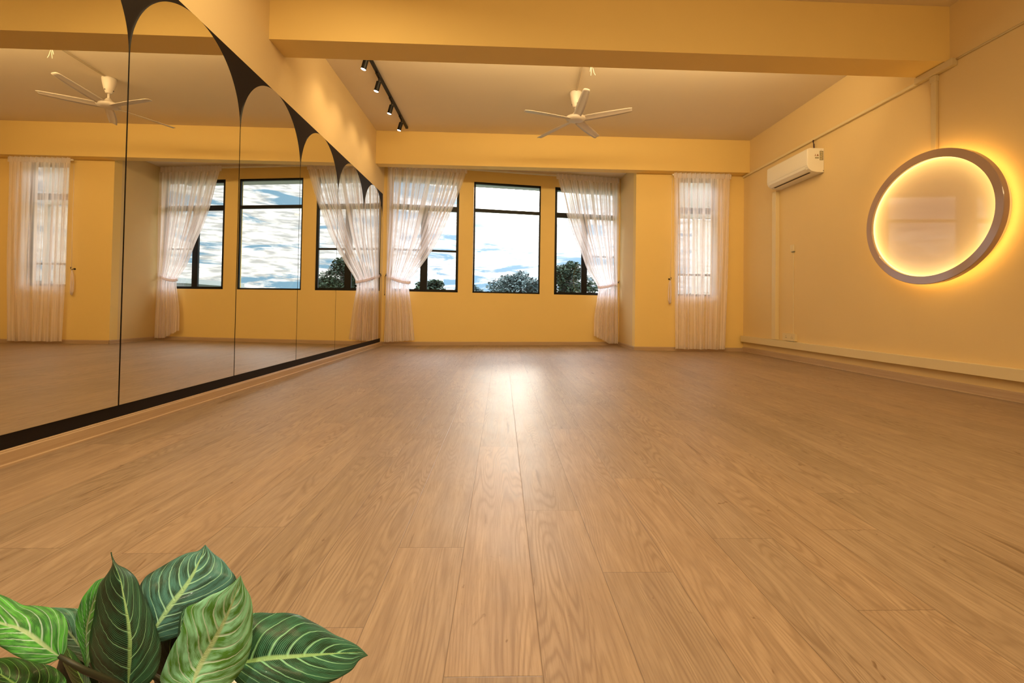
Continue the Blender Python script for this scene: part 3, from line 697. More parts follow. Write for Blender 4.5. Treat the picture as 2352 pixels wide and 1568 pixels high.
def cloth(P, Lt, Rt, z0, z1, off, nf, amp, seed, zbot=None, nu=420, nz=70, ampz=None, vbias=None):
    """folded sheet: Lt/Rt give the side edges at height z; nf folds; P(x,z,off)"""
    rd = random.Random(seed); ph = [rd.uniform(0, 6.28) for _ in range(6)]
    Lt, Rt = smooth_tab(sorted(Lt)), smooth_tab(sorted(Rt))
    bm = bmesh.new(); rows = []
    for j in range(nz + 1):
        t = j / nz; row = []
        for i in range(nu + 1):
            u = i / nu
            zb = z0 if zbot is None else zbot(u)
            z = z1 + (zb - z1) * t
            l, r = interp(Lt, z), interp(Rt, z)
            uu = u + 0.018 * math.sin(2 * PI * 2.3 * u + ph[0]) + 0.010 * math.sin(2 * PI * 5.1 * u + ph[1])
            # folds merge and drift as they fall
            uu += 0.006 * math.sin(3.1 * z + 9 * u + ph[4])
            a = amp * (1 if ampz is None else interp(ampz, z))
            s = math.sin(2 * PI * nf * uu + ph[2])
            f = a * (0.75 * s + 0.35 * math.sin(2 * PI * nf * 0.37 * uu + ph[3] + 0.6 * z) + 0.18 * math.sin(2 * PI * nf * 2.1 * uu + ph[5]))
            x = l + (r - l) * u + 0.006 * math.cos(2 * PI * nf * uu + ph[2]) * a / amp
            if u == 0: x = l
            row.append(bm.verts.new(P(x, z, off + f)))
        rows.append(row)
    for a_, b_ in zip(rows, rows[1:]):
        for i in range(nu): bm.faces.new((a_[i], a_[i + 1], b_[i + 1], b_[i]))
    uv_grid(bm, rows)
    return bm
def pleated_heading(P, x0, x1, z0, z1, off, npl, amp, seed):
    rd = random.Random(seed); bm = bmesh.new(); rows = []; nu = npl * 14
    for j in range(7):
        t = j / 6; z = z0 + (z1 - z0) * t; row = []
        for i in range(nu + 1):
            u = i / nu; p = (u * npl) % 1.0
            pinch = math.exp(-((p - .5) / .13) ** 2)
            row.append(bm.verts.new(P(x0 + (x1 - x0) * u, z + 0.008 * pinch * (t - .5), off + amp * pinch + .008 * math.sin(2 * PI * u * npl))))
        rows.append(row)
    for a_, b_ in zip(rows, rows[1:]):
        for i in range(nu): bm.faces.new((a_[i], a_[i + 1], b_[i + 1], b_[i]))
    return bm
# left bay curtain
OFF = 0.115
cl = tag(empty('curtain', back(0.7, 0.0, OFF)), 'white sheer curtain beside the mirrors, swept left and tied', 'curtain', 'sheer curtains at the windows')
Rl = [(2.93, 1.335), (2.637, 1.25), (2.388, 1.167), (2.185, 1.085), (1.782, .921), (1.558, .797), (1.335, .654), (1.158, .532), (1.016, .43), (0.897, .443), (0.769, .466), (0.468, .513), (0.06, .551)]
Ll = [(2.93, .075), (1.0, .085), (0.06, .075)]
cm = [(0.05, .9), (0.5, .9), (0.9, .55), (1.05, .45), (1.3, .7), (2.0, 1), (2.93, .7)]
link('sheer_panel', cloth(PB, Ll, Rl, 0.062, 2.86, OFF, 13, 0.028, 3, zbot=lambda u: 0.058 + 0.03 * u + 0.003 * math.sin(40 * u), ampz=cm), M_SHEER, cl, smooth=True)
link('heading', pleated_heading(PB, 0.075, 1.335, 2.855, 2.945, OFF, 17, 0.022, 1), M_SHEER2, cl, smooth=True)
cr_ = tag(empty('curtain', back(3.4, 0.0, OFF)), 'white sheer curtain in the right corner of the window bay, swept right and tied', 'curtain', 'sheer curtains at the windows')
Lr = [(2.95, 2.852), (2.631, 2.945), (2.244, 3.045), (1.903, 3.167), (1.653, 3.29), (1.31, 3.414), (1.127, 3.536), (1.025, 3.646), (0.873, 3.612), (0.501, 3.556), (0.10, 3.558)]
Rr = [(2.95, 3.985), (1.0, 3.975), (0.04, 3.985)]
link('sheer_panel', cloth(PB, Lr, Rr, 0.05, 2.87, OFF, 12, 0.028, 8, zbot=lambda u: 0.165 - 0.13 * min(1, u * 1.6) + 0.016 * ((u * 9) % 1.0 if u < .62 else 0), ampz=cm), M_SHEER, cr_, smooth=True)
link('heading', pleated_heading(PB, 2.852, 3.99, 2.862, 2.952, OFF, 16, 0.022, 2), M_SHEER2, cr_, smooth=True)
# straight curtain on the pier
cp_ = tag(empty('curtain', (5.06, D1 - 0.09, 0)), 'white sheer curtain hanging straight over the narrow window on the yellow pier', 'curtain', 'sheer curtains at the windows')
OFP = 0.10
link('sheer_panel', cloth(PP, [(2.72, 4.612), (1.4, 4.632), (0.04, 4.662)], [(2.72, 5.505), (1.4, 5.485), (0.04, 5.445)], 0.035, 2.715, OFP, 9, 0.020, 5, ampz=[(0.04, 1.1), (2.0, 1), (2.72, .55)], zbot=lambda u: 0.036 + 0.004 * math.sin(21 * u)), M_SHEER, cp_, smooth=True)
link('heading', pleated_heading(PP, 4.607, 5.518, 2.710, 2.790, OFP, 12, 0.018, 6), M_SHEER2, cp_, smooth=True)
# rails
def rail(P, x0, x1, z, off, label):
    bm = bmesh.new()
    vs = [bm.verts.new(P(x, zz, o)) for o in (off - .035, off - .012) for zz in (z - .012, z + .012) for x in (x0, x1)]
    for f in ((0, 1, 3, 2), (4, 5, 7, 6), (0, 1, 5, 4), (2, 3, 7, 6), (0, 2, 6, 4), (1, 3, 7, 5)): bm.faces.new([vs[i] for i in f])
    o = link('rail_bar', bm, M_WHITE)
    root = tag(empty('curtain_rail', P((x0 + x1) / 2, z, off)), label, 'curtain rail'); o.parent = root
    for x in (x0 + .1, x1 - .1):
        b2 = bmesh.new(); a, b = P(x, z, off - .035), P(x, z, 0); tube(b2, [a, b], .006, 8); br = link('bracket', b2, M_WHITE); br.parent = root
    settle(root)
rail(PB, 0.04, 3.99, 2.93, OFF, 'white curtain rail hidden behind the bay curtain headings')
rail(PP, 4.59, 5.53, 2.765, OFP, 'white curtain rail behind the heading of the straight curtain')
# ties and hooks
def ribbon(pts, h, name, mat, label, parent, th=0.004):
    bm = bmesh.new(); a = []; b = []
    for p in pts: p = Vector(p[:3]); a.append(bm.verts.new(p + Vector((0, 0, h / 2)))); b.append(bm.verts.new(p - Vector((0, 0, h / 2))))
    for i in range(len(a) - 1): bm.faces.new((a[i], a[i + 1], b[i + 1], b[i]))
    o = link(name, bm, mat, parent, smooth=True); md = o.modifiers.new('thick', 'SOLIDIFY'); md.thickness = th; md.offset = 0
    o['label'] = label; return o
def tie_path(xh, zh, xi, zi, oh, n=14):
    pts = []
    for i in range(n + 1):
        t = i / n; x = xh + (xi - xh) * t; z = zh + (zi - zh) * t - 0.02 * math.sin(PI * t)
        pts.append(back(x, z, oh + (OFF + 0.045 - oh) * math.sin(min(1, t * 1.6) * PI / 2)))
    for i in range(1, 9):
        a = PI * i / 8; pts.append(back(xi + (0.025 if xi > xh else -0.025) * math.sin(a), zi + 0.004 * i, OFF + 0.045 * math.cos(a)))
    for i in range(1, n + 1):
        t = i / n; x = xi + (xh - xi) * t; z = zi + 0.03 + (zh - zi - 0.03) * t
        pts.append(back(x, z, OFF - 0.045 - (OFF - 0.045 - oh) * t))
    return pts
ribbon(tie_path(0.072, 1.125, 0.438, 1.010, 0.035), 0.042, 'tieback', M_TIE, 'white band tied around the curtain', cl)
ribbon(tie_path(3.992, 1.105, 3.640, 1.010, 0.035), 0.042, 'tieback', M_TIE, 'white band tied around the curtain', cr_)
def hook(P, x, z, label, cord, dx=0.0):
    root = tag(empty('tieback_hook', P(x, z, 0)), label, 'hook', 'black curtain tieback hooks')
    bm = bmesh.new(); tube(bm, [P(x, z, 0.0), P(x, z, 0.006)], 0.014, 14); link('wall_plate', bm, M_METAL, root, smooth=False)
    bm = bmesh.new(); tube(bm, [P(x, z, 0.004), P(x, z, 0.03), P(x, z - .012, 0.042), P(x + .006, z - .016, .052), P(x + .012, z + .004, .058), P(x + .012, z + .026, .058)], [.005, .005, .005, .005, .005, .006], 10); link('hook_arm', bm, M_METAL, root, smooth=True)
    if cord:
        bm = bmesh.new(); tube(bm, [P(x + dx, z - .01, 0.03), P(x + dx, z - cord * .6, 0.028), P(x + dx * 1.3, z - cord, 0.03), P(x + dx * 1.3, z - cord - .025, 0.03)], [.003, .003, .003, .008], 8); link('cord', bm, M_CORD, root, smooth=True)
    settle(root); return root
hook(PB, 0.060, 1.135, 'small black hook on the bay wall beside the mirrors', 0.30, -0.012)
hook(PB, 4.005, 1.120, 'small black hook at the right corner of the window bay', 0.28, -0.01)
hook(PP, 4.578, 1.127, 'small black hook on the yellow pier left of the straight curtain', 0)
lp = [(4.583, D1 - 0.045, 1.12), (4.566, D1 - .045, 1.05), (4.556, D1 - .045, .92), (4.560, D1 - .045, .80), (4.578, D1 - .045, .735), (4.592, D1 - .04, .76), (4.596, D1 - .038, .90), (4.594, D1 - .038, 1.05), (4.589, D1 - .04, 1.12)]
bm = bmesh.new(); tube(bm, lp, [.004, .009, .011, .012, .012, .012, .011, .009, .004], 8)
tag(link('curtain_tieback', bm, M_TIE, smooth=True), 'unused white tieback hanging loose from the hook on the yellow pier', 'curtain tieback')
bm = bmesh.new(); tube(bm, [(4.600, D1 - .05, 2.70), (4.590, D1 - .05, 2.3), (4.594, D1 - .05, 1.7), (4.586, D1 - .047, 1.14)], .0028, 8)
link('draw_cord', bm, M_TIE, cp_, smooth=True)['label'] = 'thin pale cord at the left edge'
for c in (cl, cr_, cp_): settle(c)
# ------------------------------------------------------------------ potted plant in the foreground
LEAVES = [
 ('deep', [[1.4858,0.6257,0.1604,1.4858,0.6257,0.1604,1.4858,0.6257,0.1604],[1.4648,0.6342,0.1557,1.4857,0.6264,0.1723,1.4948,0.6343,0.1555],[1.4448,0.6423,0.155,1.4856,0.6273,0.1841,1.5011,0.6425,0.1578],[1.4286,0.6499,0.1603,1.4852,0.6286,0.1957,1.5038,0.6504,0.1649],[1.4153,0.6569,0.1689,1.4841,0.6303,0.2071,1.5025,0.6577,0.175],[1.4066,0.663,0.1798,1.4823,0.6326,0.2181,1.4993,0.6642,0.1866],[1.4015,0.6684,0.1918,1.4786,0.6357,0.2287,1.4917,0.67,0.1988],[1.3993,0.6729,0.2045,1.4738,0.6396,0.2388,1.4827,0.6749,0.2115],[1.3994,0.6765,0.2177,1.4676,0.6443,0.2486,1.474,0.6787,0.2249],[1.3989,0.6794,0.2319,1.4607,0.6498,0.258,1.465,0.6816,0.2387],[1.3988,0.6817,0.2466,1.4531,0.6559,0.2672,1.4566,0.6835,0.2532],[1.4016,0.6832,0.261,1.4451,0.6627,0.2764,1.4486,0.6846,0.2682],[1.4099,0.6841,0.2735,1.4344,0.67,0.2849,1.4358,0.6853,0.2794],[1.4159,0.6848,0.2865,1.4225,0.6777,0.293,1.421,0.6857,0.287],[1.4134,0.6855,0.3024,1.4134,0.6855,0.3024,1.4134,0.6855,0.3024]]),
 ('bright', [[1.3985,0.6689,0.1528,1.3985,0.6689,0.1528,1.3985,0.6689,0.1528],[1.3955,0.6694,0.1622,1.3953,0.6717,0.16,1.3907,0.6809,0.1528],[1.3923,0.6701,0.1715,1.392,0.6746,0.1672,1.3833,0.6925,0.1534],[1.3887,0.671,0.1806,1.3888,0.6774,0.1744,1.3763,0.7031,0.155],[1.3847,0.6723,0.1895,1.3856,0.6802,0.1818,1.3703,0.7125,0.1579],[1.3807,0.6739,0.1982,1.3834,0.683,0.1893,1.3656,0.7202,0.1622],[1.3769,0.676,0.2069,1.3814,0.6858,0.1968,1.3631,0.726,0.1677],[1.3748,0.6785,0.2152,1.3808,0.6885,0.2042,1.3623,0.7297,0.1748],[1.3737,0.6815,0.2234,1.3807,0.6912,0.2117,1.3627,0.7314,0.1834],[1.3738,0.6849,0.231,1.381,0.6939,0.2191,1.3646,0.7311,0.1933],[1.3739,0.6888,0.2382,1.3815,0.6966,0.2265,1.368,0.7288,0.2044],[1.3761,0.6931,0.2441,1.3827,0.6993,0.2338,1.3727,0.7249,0.2164],[1.3785,0.6977,0.2496,1.385,0.702,0.2406,1.3782,0.7198,0.2291],[1.3818,0.7024,0.2542,1.3871,0.7046,0.2476,1.3839,0.7137,0.2422],[1.3875,0.7073,0.2554,1.3875,0.7073,0.2554,1.3875,0.7073,0.2554]]),
 ('blue', [[1.4538,0.7067,0.1711,1.4538,0.7067,0.1711,1.4538,0.7067,0.1711],[1.4405,0.7186,0.176,1.4555,0.7114,0.1775,1.4629,0.716,0.1589],[1.4278,0.7303,0.1817,1.4578,0.7162,0.1836,1.4725,0.7249,0.157],[1.4161,0.7416,0.1883,1.4604,0.7213,0.1895,1.4823,0.7337,0.1574],[1.4052,0.7521,0.1958,1.463,0.7267,0.1952,1.4919,0.742,0.1598],[1.3958,0.7618,0.2044,1.4655,0.7324,0.2009,1.5006,0.75,0.165],[1.3946,0.7703,0.213,1.4681,0.7386,0.2061,1.5099,0.7574,0.1707],[1.3977,0.7777,0.2199,1.4709,0.7453,0.211,1.5183,0.7644,0.1788],[1.4056,0.784,0.2244,1.4726,0.7526,0.2163,1.527,0.7708,0.1875],[1.4146,0.7893,0.2293,1.4737,0.7603,0.2219,1.5328,0.7768,0.1993],[1.4244,0.7936,0.2346,1.4743,0.7685,0.2276,1.5324,0.7825,0.2117],[1.4353,0.7971,0.24,1.4738,0.7772,0.2338,1.5185,0.7883,0.2236],[1.4474,0.7999,0.2439,1.4732,0.7861,0.2402,1.5037,0.7938,0.2351],[1.4607,0.8024,0.2458,1.4728,0.7953,0.2466,1.4855,0.7993,0.2435],[1.4696,0.8046,0.2542,1.4696,0.8046,0.2542,1.4696,0.8046,0.2542]]),
 ('lime', [[1.6027,0.5607,0.2103,1.6027,0.5607,0.2103,1.6027,0.5607,0.2103],[1.5882,0.561,0.2116,1.6015,0.5672,0.2149,1.6075,0.574,0.1998],[1.5739,0.5615,0.2138,1.6006,0.5735,0.2198,1.6132,0.5867,0.1897],[1.5673,0.5621,0.2225,1.6005,0.5796,0.2248,1.6191,0.5985,0.1825],[1.5708,0.5628,0.2356,1.601,0.5854,0.2301,1.6235,0.609,0.1832],[1.5747,0.5644,0.248,1.603,0.5907,0.2354,1.6274,0.6178,0.187],[1.5791,0.5668,0.2592,1.6053,0.5955,0.2412,1.6306,0.6248,0.1939],[1.5838,0.5702,0.2695,1.6079,0.5998,0.2476,1.6326,0.6299,0.2036],[1.5832,0.5748,0.2804,1.6108,0.6036,0.2544,1.6336,0.6329,0.2156],[1.5828,0.5804,0.2908,1.6138,0.607,0.2619,1.6334,0.634,0.2293],[1.5924,0.5867,0.293,1.6165,0.6098,0.27,1.6336,0.6332,0.2442],[1.6008,0.5938,0.2966,1.6191,0.6122,0.2787,1.6342,0.6308,0.2601],[1.6103,0.6015,0.2978,1.6217,0.6144,0.2877,1.6327,0.6272,0.2762],[1.6188,0.6097,0.3015,1.6238,0.6163,0.2972,1.6276,0.623,0.2912],[1.6247,0.6181,0.3071,1.6247,0.6181,0.3071,1.6247,0.6181,0.3071]]),
 ('dark', [[1.5995,0.6415,0.1804,1.5995,0.6415,0.1804,1.5995,0.6415,0.1804],[1.5985,0.6507,0.1905,1.6109,0.6438,0.1803,1.6068,0.6375,0.1689],[1.5978,0.6598,0.2011,1.6224,0.6463,0.1801,1.619,0.6338,0.1602],[1.5989,0.6686,0.2119,1.6337,0.6493,0.1796,1.6338,0.631,0.1562],[1.6046,0.6769,0.2206,1.6449,0.6529,0.1786,1.6489,0.6298,0.1527],[1.6161,0.6849,0.2187,1.656,0.6573,0.1764,1.6636,0.6305,0.1508],[1.6307,0.6924,0.2131,1.6669,0.6627,0.173,1.6773,0.6336,0.147],[1.6463,0.6994,0.2091,1.6776,0.669,0.1694,1.69,0.6391,0.1448],[1.6621,0.7059,0.2019,1.6882,0.6764,0.1651,1.702,0.6471,0.1407],[1.677,0.712,0.1893,1.6988,0.6848,0.1601,1.7126,0.6577,0.1379],[1.6922,0.7177,0.1764,1.7094,0.6941,0.1544,1.7226,0.6705,0.1343],[1.707,0.723,0.1623,1.7202,0.7041,0.1482,1.7321,0.6853,0.1303],[1.7236,0.7279,0.1511,1.7312,0.7148,0.1411,1.7408,0.7017,0.127],[1.7397,0.7326,0.1384,1.7426,0.726,0.1337,1.7457,0.7193,0.1278],[1.753,0.7375,0.121,1.753,0.7375,0.121,1.753,0.7375,0.121]]),
 ('bright', [[1.4386,0.5859,0.2308,1.4386,0.5859,0.2308,1.4386,0.5859,0.2308],[1.4352,0.58,0.2309,1.4321,0.5845,0.2362,1.4398,0.5908,0.2386],[1.4313,0.5745,0.2318,1.4259,0.5832,0.2421,1.4358,0.5958,0.2481],[1.4261,0.5699,0.2361,1.4194,0.5824,0.2478,1.4316,0.6005,0.258],[1.42,0.5665,0.2411,1.4125,0.5822,0.2532,1.4231,0.605,0.267],[1.4127,0.5648,0.2454,1.4049,0.5828,0.2582,1.4089,0.6095,0.2723],[1.4041,0.5649,0.2495,1.396,0.5844,0.2619,1.3925,0.6136,0.2729],[1.3939,0.567,0.2531,1.3856,0.5871,0.2642,1.376,0.6173,0.2721],[1.3814,0.5713,0.255,1.3736,0.5909,0.2643,1.3599,0.6205,0.2709],[1.3664,0.5776,0.2548,1.3604,0.5957,0.2638,1.3455,0.623,0.2755],[1.3514,0.5857,0.2558,1.3465,0.6014,0.2637,1.3312,0.6251,0.2798],[1.3364,0.5954,0.2581,1.3317,0.6079,0.2634,1.3167,0.6268,0.283],[1.3198,0.6064,0.2598,1.3162,0.6151,0.2632,1.3026,0.6282,0.2851],[1.3022,0.6183,0.2613,1.3002,0.6228,0.263,1.2932,0.6295,0.2739],[1.2838,0.6306,0.2628,1.2838,0.6306,0.2628,1.2838,0.6306,0.2628]]),
 ('white', [[1.3906,0.6894,0.1415,1.3905,0.6893,0.1468,1.3906,0.6894,0.1415],[1.3762,0.6987,0.1399,1.3824,0.6938,0.1507,1.386,0.6959,0.1478],[1.3618,0.7077,0.1386,1.3742,0.6983,0.1547,1.3815,0.7024,0.1543],[1.3471,0.7163,0.1368,1.3659,0.7028,0.1588,1.3772,0.7086,0.1613],[1.3324,0.7243,0.1352,1.3571,0.7073,0.1626,1.3725,0.7145,0.1686],[1.3187,0.7315,0.1348,1.348,0.7118,0.1664,1.3646,0.7201,0.176],[1.307,0.7376,0.1369,1.3388,0.7163,0.1702,1.3571,0.7252,0.1839],[1.296,0.7427,0.1399,1.3292,0.7209,0.1738,1.347,0.73,0.1902],[1.2859,0.7468,0.1437,1.3185,0.7255,0.1764,1.3338,0.7344,0.1944],[1.2769,0.7498,0.1484,1.3077,0.7301,0.179,1.319,0.7384,0.1935],[1.2686,0.7519,0.1538,1.2964,0.7347,0.1812,1.3042,0.7421,0.1918],[1.2615,0.7531,0.1601,1.2848,0.7394,0.1832,1.2897,0.7453,0.1904],[1.2563,0.7536,0.1679,1.2727,0.7441,0.1842,1.2754,0.7482,0.1886],[1.2516,0.7537,0.1759,1.2599,0.7488,0.1842,1.2612,0.7509,0.1864],[1.2471,0.7535,0.1842,1.2471,0.7535,0.1842,1.2471,0.7535,0.1842]]),
 ('vivid', [[1.4241,0.5774,0.1829,1.4241,0.5774,0.1829,1.4241,0.5774,0.1829],[1.4206,0.5743,0.1866,1.4179,0.5789,0.1859,1.4291,0.583,0.183],[1.4169,0.5716,0.19,1.4117,0.5805,0.1889,1.4345,0.5885,0.1833],[1.4126,0.5696,0.1929,1.4051,0.5823,0.1917,1.436,0.5938,0.1879],[1.4074,0.5685,0.1951,1.3983,0.5845,0.1942,1.4335,0.5989,0.1946],[1.4013,0.5687,0.1971,1.3905,0.5871,0.1959,1.4221,0.604,0.2006],[1.3939,0.5703,0.1981,1.3823,0.5902,0.1972,1.408,0.6087,0.204],[1.3848,0.5734,0.1978,1.3735,0.5938,0.1982,1.3927,0.613,0.2046],[1.3752,0.5781,0.1979,1.3641,0.5979,0.1987,1.3775,0.6169,0.2049],[1.3647,0.5842,0.198,1.3541,0.6026,0.1989,1.3625,0.6202,0.2052],[1.3526,0.5918,0.1971,1.3432,0.6077,0.1982,1.3478,0.6231,0.2053],[1.3395,0.6006,0.1957,1.3317,0.6133,0.1971,1.3333,0.6256,0.2031],[1.3253,0.6104,0.1936,1.3195,0.6193,0.1949,1.3193,0.6279,0.1997],[1.3096,0.6209,0.1908,1.3066,0.6255,0.1914,1.3056,0.6299,0.1955],[1.2934,0.6318,0.1878,1.2934,0.6318,0.1878,1.2934,0.6318,0.1878]]),
 ('vivid', [[1.4199,0.6485,0.1346,1.4199,0.6485,0.1346,1.4199,0.6485,0.1346],[1.4117,0.6528,0.1344,1.4177,0.6491,0.1389,1.419,0.6525,0.1364],[1.4035,0.657,0.1343,1.4153,0.6499,0.1432,1.4181,0.6564,0.1382],[1.3953,0.661,0.1344,1.4128,0.6508,0.1472,1.4135,0.6603,0.1406],[1.3883,0.6649,0.1358,1.4094,0.6522,0.1508,1.4088,0.6641,0.1432],[1.3817,0.6686,0.1377,1.4056,0.6539,0.1541,1.404,0.6676,0.1459],[1.3759,0.6719,0.1402,1.4013,0.6561,0.157,1.3994,0.671,0.1488],[1.3707,0.675,0.1432,1.3967,0.6588,0.1596,1.3945,0.6741,0.1517],[1.3657,0.6779,0.1465,1.3915,0.6621,0.1619,1.3888,0.6769,0.1544],[1.3609,0.6805,0.15,1.386,0.6658,0.1638,1.3834,0.6795,0.1574],[1.3563,0.6828,0.1537,1.38,0.67,0.1654,1.3777,0.6819,0.1602],[1.3534,0.6849,0.1577,1.3738,0.6747,0.1669,1.3722,0.6841,0.1632],[1.3536,0.6867,0.162,1.3674,0.6796,0.1683,1.3668,0.6862,0.1663],[1.3539,0.6884,0.1664,1.3608,0.6848,0.1696,1.3605,0.6882,0.1686],[1.3542,0.6901,0.1709,1.3542,0.6901,0.1709,1.3542,0.6901,0.1709]]),
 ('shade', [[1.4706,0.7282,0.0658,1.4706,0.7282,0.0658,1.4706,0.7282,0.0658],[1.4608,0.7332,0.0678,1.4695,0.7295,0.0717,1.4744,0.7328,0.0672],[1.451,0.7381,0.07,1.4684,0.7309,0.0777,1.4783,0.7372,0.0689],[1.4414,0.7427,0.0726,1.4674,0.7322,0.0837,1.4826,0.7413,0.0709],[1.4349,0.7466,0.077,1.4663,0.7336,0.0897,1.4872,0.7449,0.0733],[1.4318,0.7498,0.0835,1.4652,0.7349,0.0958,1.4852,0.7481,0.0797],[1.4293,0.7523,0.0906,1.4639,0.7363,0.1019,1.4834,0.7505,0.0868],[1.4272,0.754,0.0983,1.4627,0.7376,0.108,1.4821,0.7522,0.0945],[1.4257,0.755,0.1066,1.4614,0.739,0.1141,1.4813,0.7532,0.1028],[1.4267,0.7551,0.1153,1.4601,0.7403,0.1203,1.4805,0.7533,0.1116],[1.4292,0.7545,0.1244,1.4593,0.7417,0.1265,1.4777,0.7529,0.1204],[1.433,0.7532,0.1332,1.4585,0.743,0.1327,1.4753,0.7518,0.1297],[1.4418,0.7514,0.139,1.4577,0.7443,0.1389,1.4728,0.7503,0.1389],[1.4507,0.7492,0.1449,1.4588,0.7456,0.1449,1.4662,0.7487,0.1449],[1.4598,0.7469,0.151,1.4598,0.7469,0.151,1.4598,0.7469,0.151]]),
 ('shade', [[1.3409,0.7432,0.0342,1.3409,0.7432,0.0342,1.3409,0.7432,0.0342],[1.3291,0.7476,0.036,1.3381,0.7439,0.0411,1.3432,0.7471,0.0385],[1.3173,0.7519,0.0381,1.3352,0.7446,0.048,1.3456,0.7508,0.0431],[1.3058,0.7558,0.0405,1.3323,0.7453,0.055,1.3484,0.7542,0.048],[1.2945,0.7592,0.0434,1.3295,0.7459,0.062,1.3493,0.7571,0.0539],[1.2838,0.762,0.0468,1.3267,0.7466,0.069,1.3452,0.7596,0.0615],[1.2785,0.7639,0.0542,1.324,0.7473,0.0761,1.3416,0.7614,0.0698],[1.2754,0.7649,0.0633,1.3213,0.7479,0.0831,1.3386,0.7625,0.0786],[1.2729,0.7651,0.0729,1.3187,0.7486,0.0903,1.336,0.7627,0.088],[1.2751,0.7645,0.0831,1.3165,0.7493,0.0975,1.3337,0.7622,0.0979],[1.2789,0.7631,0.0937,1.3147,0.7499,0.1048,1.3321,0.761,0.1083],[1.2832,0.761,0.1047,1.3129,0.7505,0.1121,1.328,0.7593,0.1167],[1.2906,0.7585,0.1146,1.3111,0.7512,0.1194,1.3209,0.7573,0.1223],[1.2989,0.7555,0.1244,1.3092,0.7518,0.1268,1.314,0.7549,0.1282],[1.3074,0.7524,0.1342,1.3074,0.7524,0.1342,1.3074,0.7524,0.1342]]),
 ('dark', [[1.5286,0.664,0.1742,1.5286,0.664,0.1742,1.5286,0.664,0.1742],[1.5236,0.6685,0.1755,1.5265,0.6662,0.1773,1.5275,0.6684,0.1755],[1.5186,0.6729,0.1769,1.5244,0.6683,0.1805,1.5266,0.6727,0.1771],[1.5137,0.6771,0.1786,1.5223,0.6705,0.1837,1.5257,0.6767,0.1788],[1.5089,0.681,0.1805,1.5202,0.6726,0.1869,1.5251,0.6804,0.1808],[1.5064,0.6844,0.1832,1.5183,0.6748,0.1903,1.5234,0.6838,0.1835],[1.5049,0.6872,0.1863,1.5165,0.6769,0.1936,1.5214,0.6867,0.1865],[1.5038,0.6896,0.1898,1.5147,0.6791,0.197,1.5198,0.689,0.19],[1.503,0.6914,0.1937,1.5129,0.6812,0.2004,1.5185,0.6909,0.1938],[1.5025,0.6928,0.198,1.5117,0.6833,0.2038,1.5172,0.6923,0.1979],[1.5023,0.6936,0.2026,1.5106,0.6854,0.2073,1.5162,0.6932,0.2024],[1.5024,0.6941,0.2074,1.5095,0.6876,0.2108,1.5154,0.6937,0.2072],[1.5033,0.6942,0.2123,1.5091,0.6896,0.2142,1.5145,0.6938,0.212],[1.5063,0.6941,0.2166,1.5092,0.6917,0.2176,1.5119,0.6939,0.2165],[1.5093,0.6938,0.2209,1.5093,0.6938,0.2209,1.5093,0.6938,0.2209]]),
]

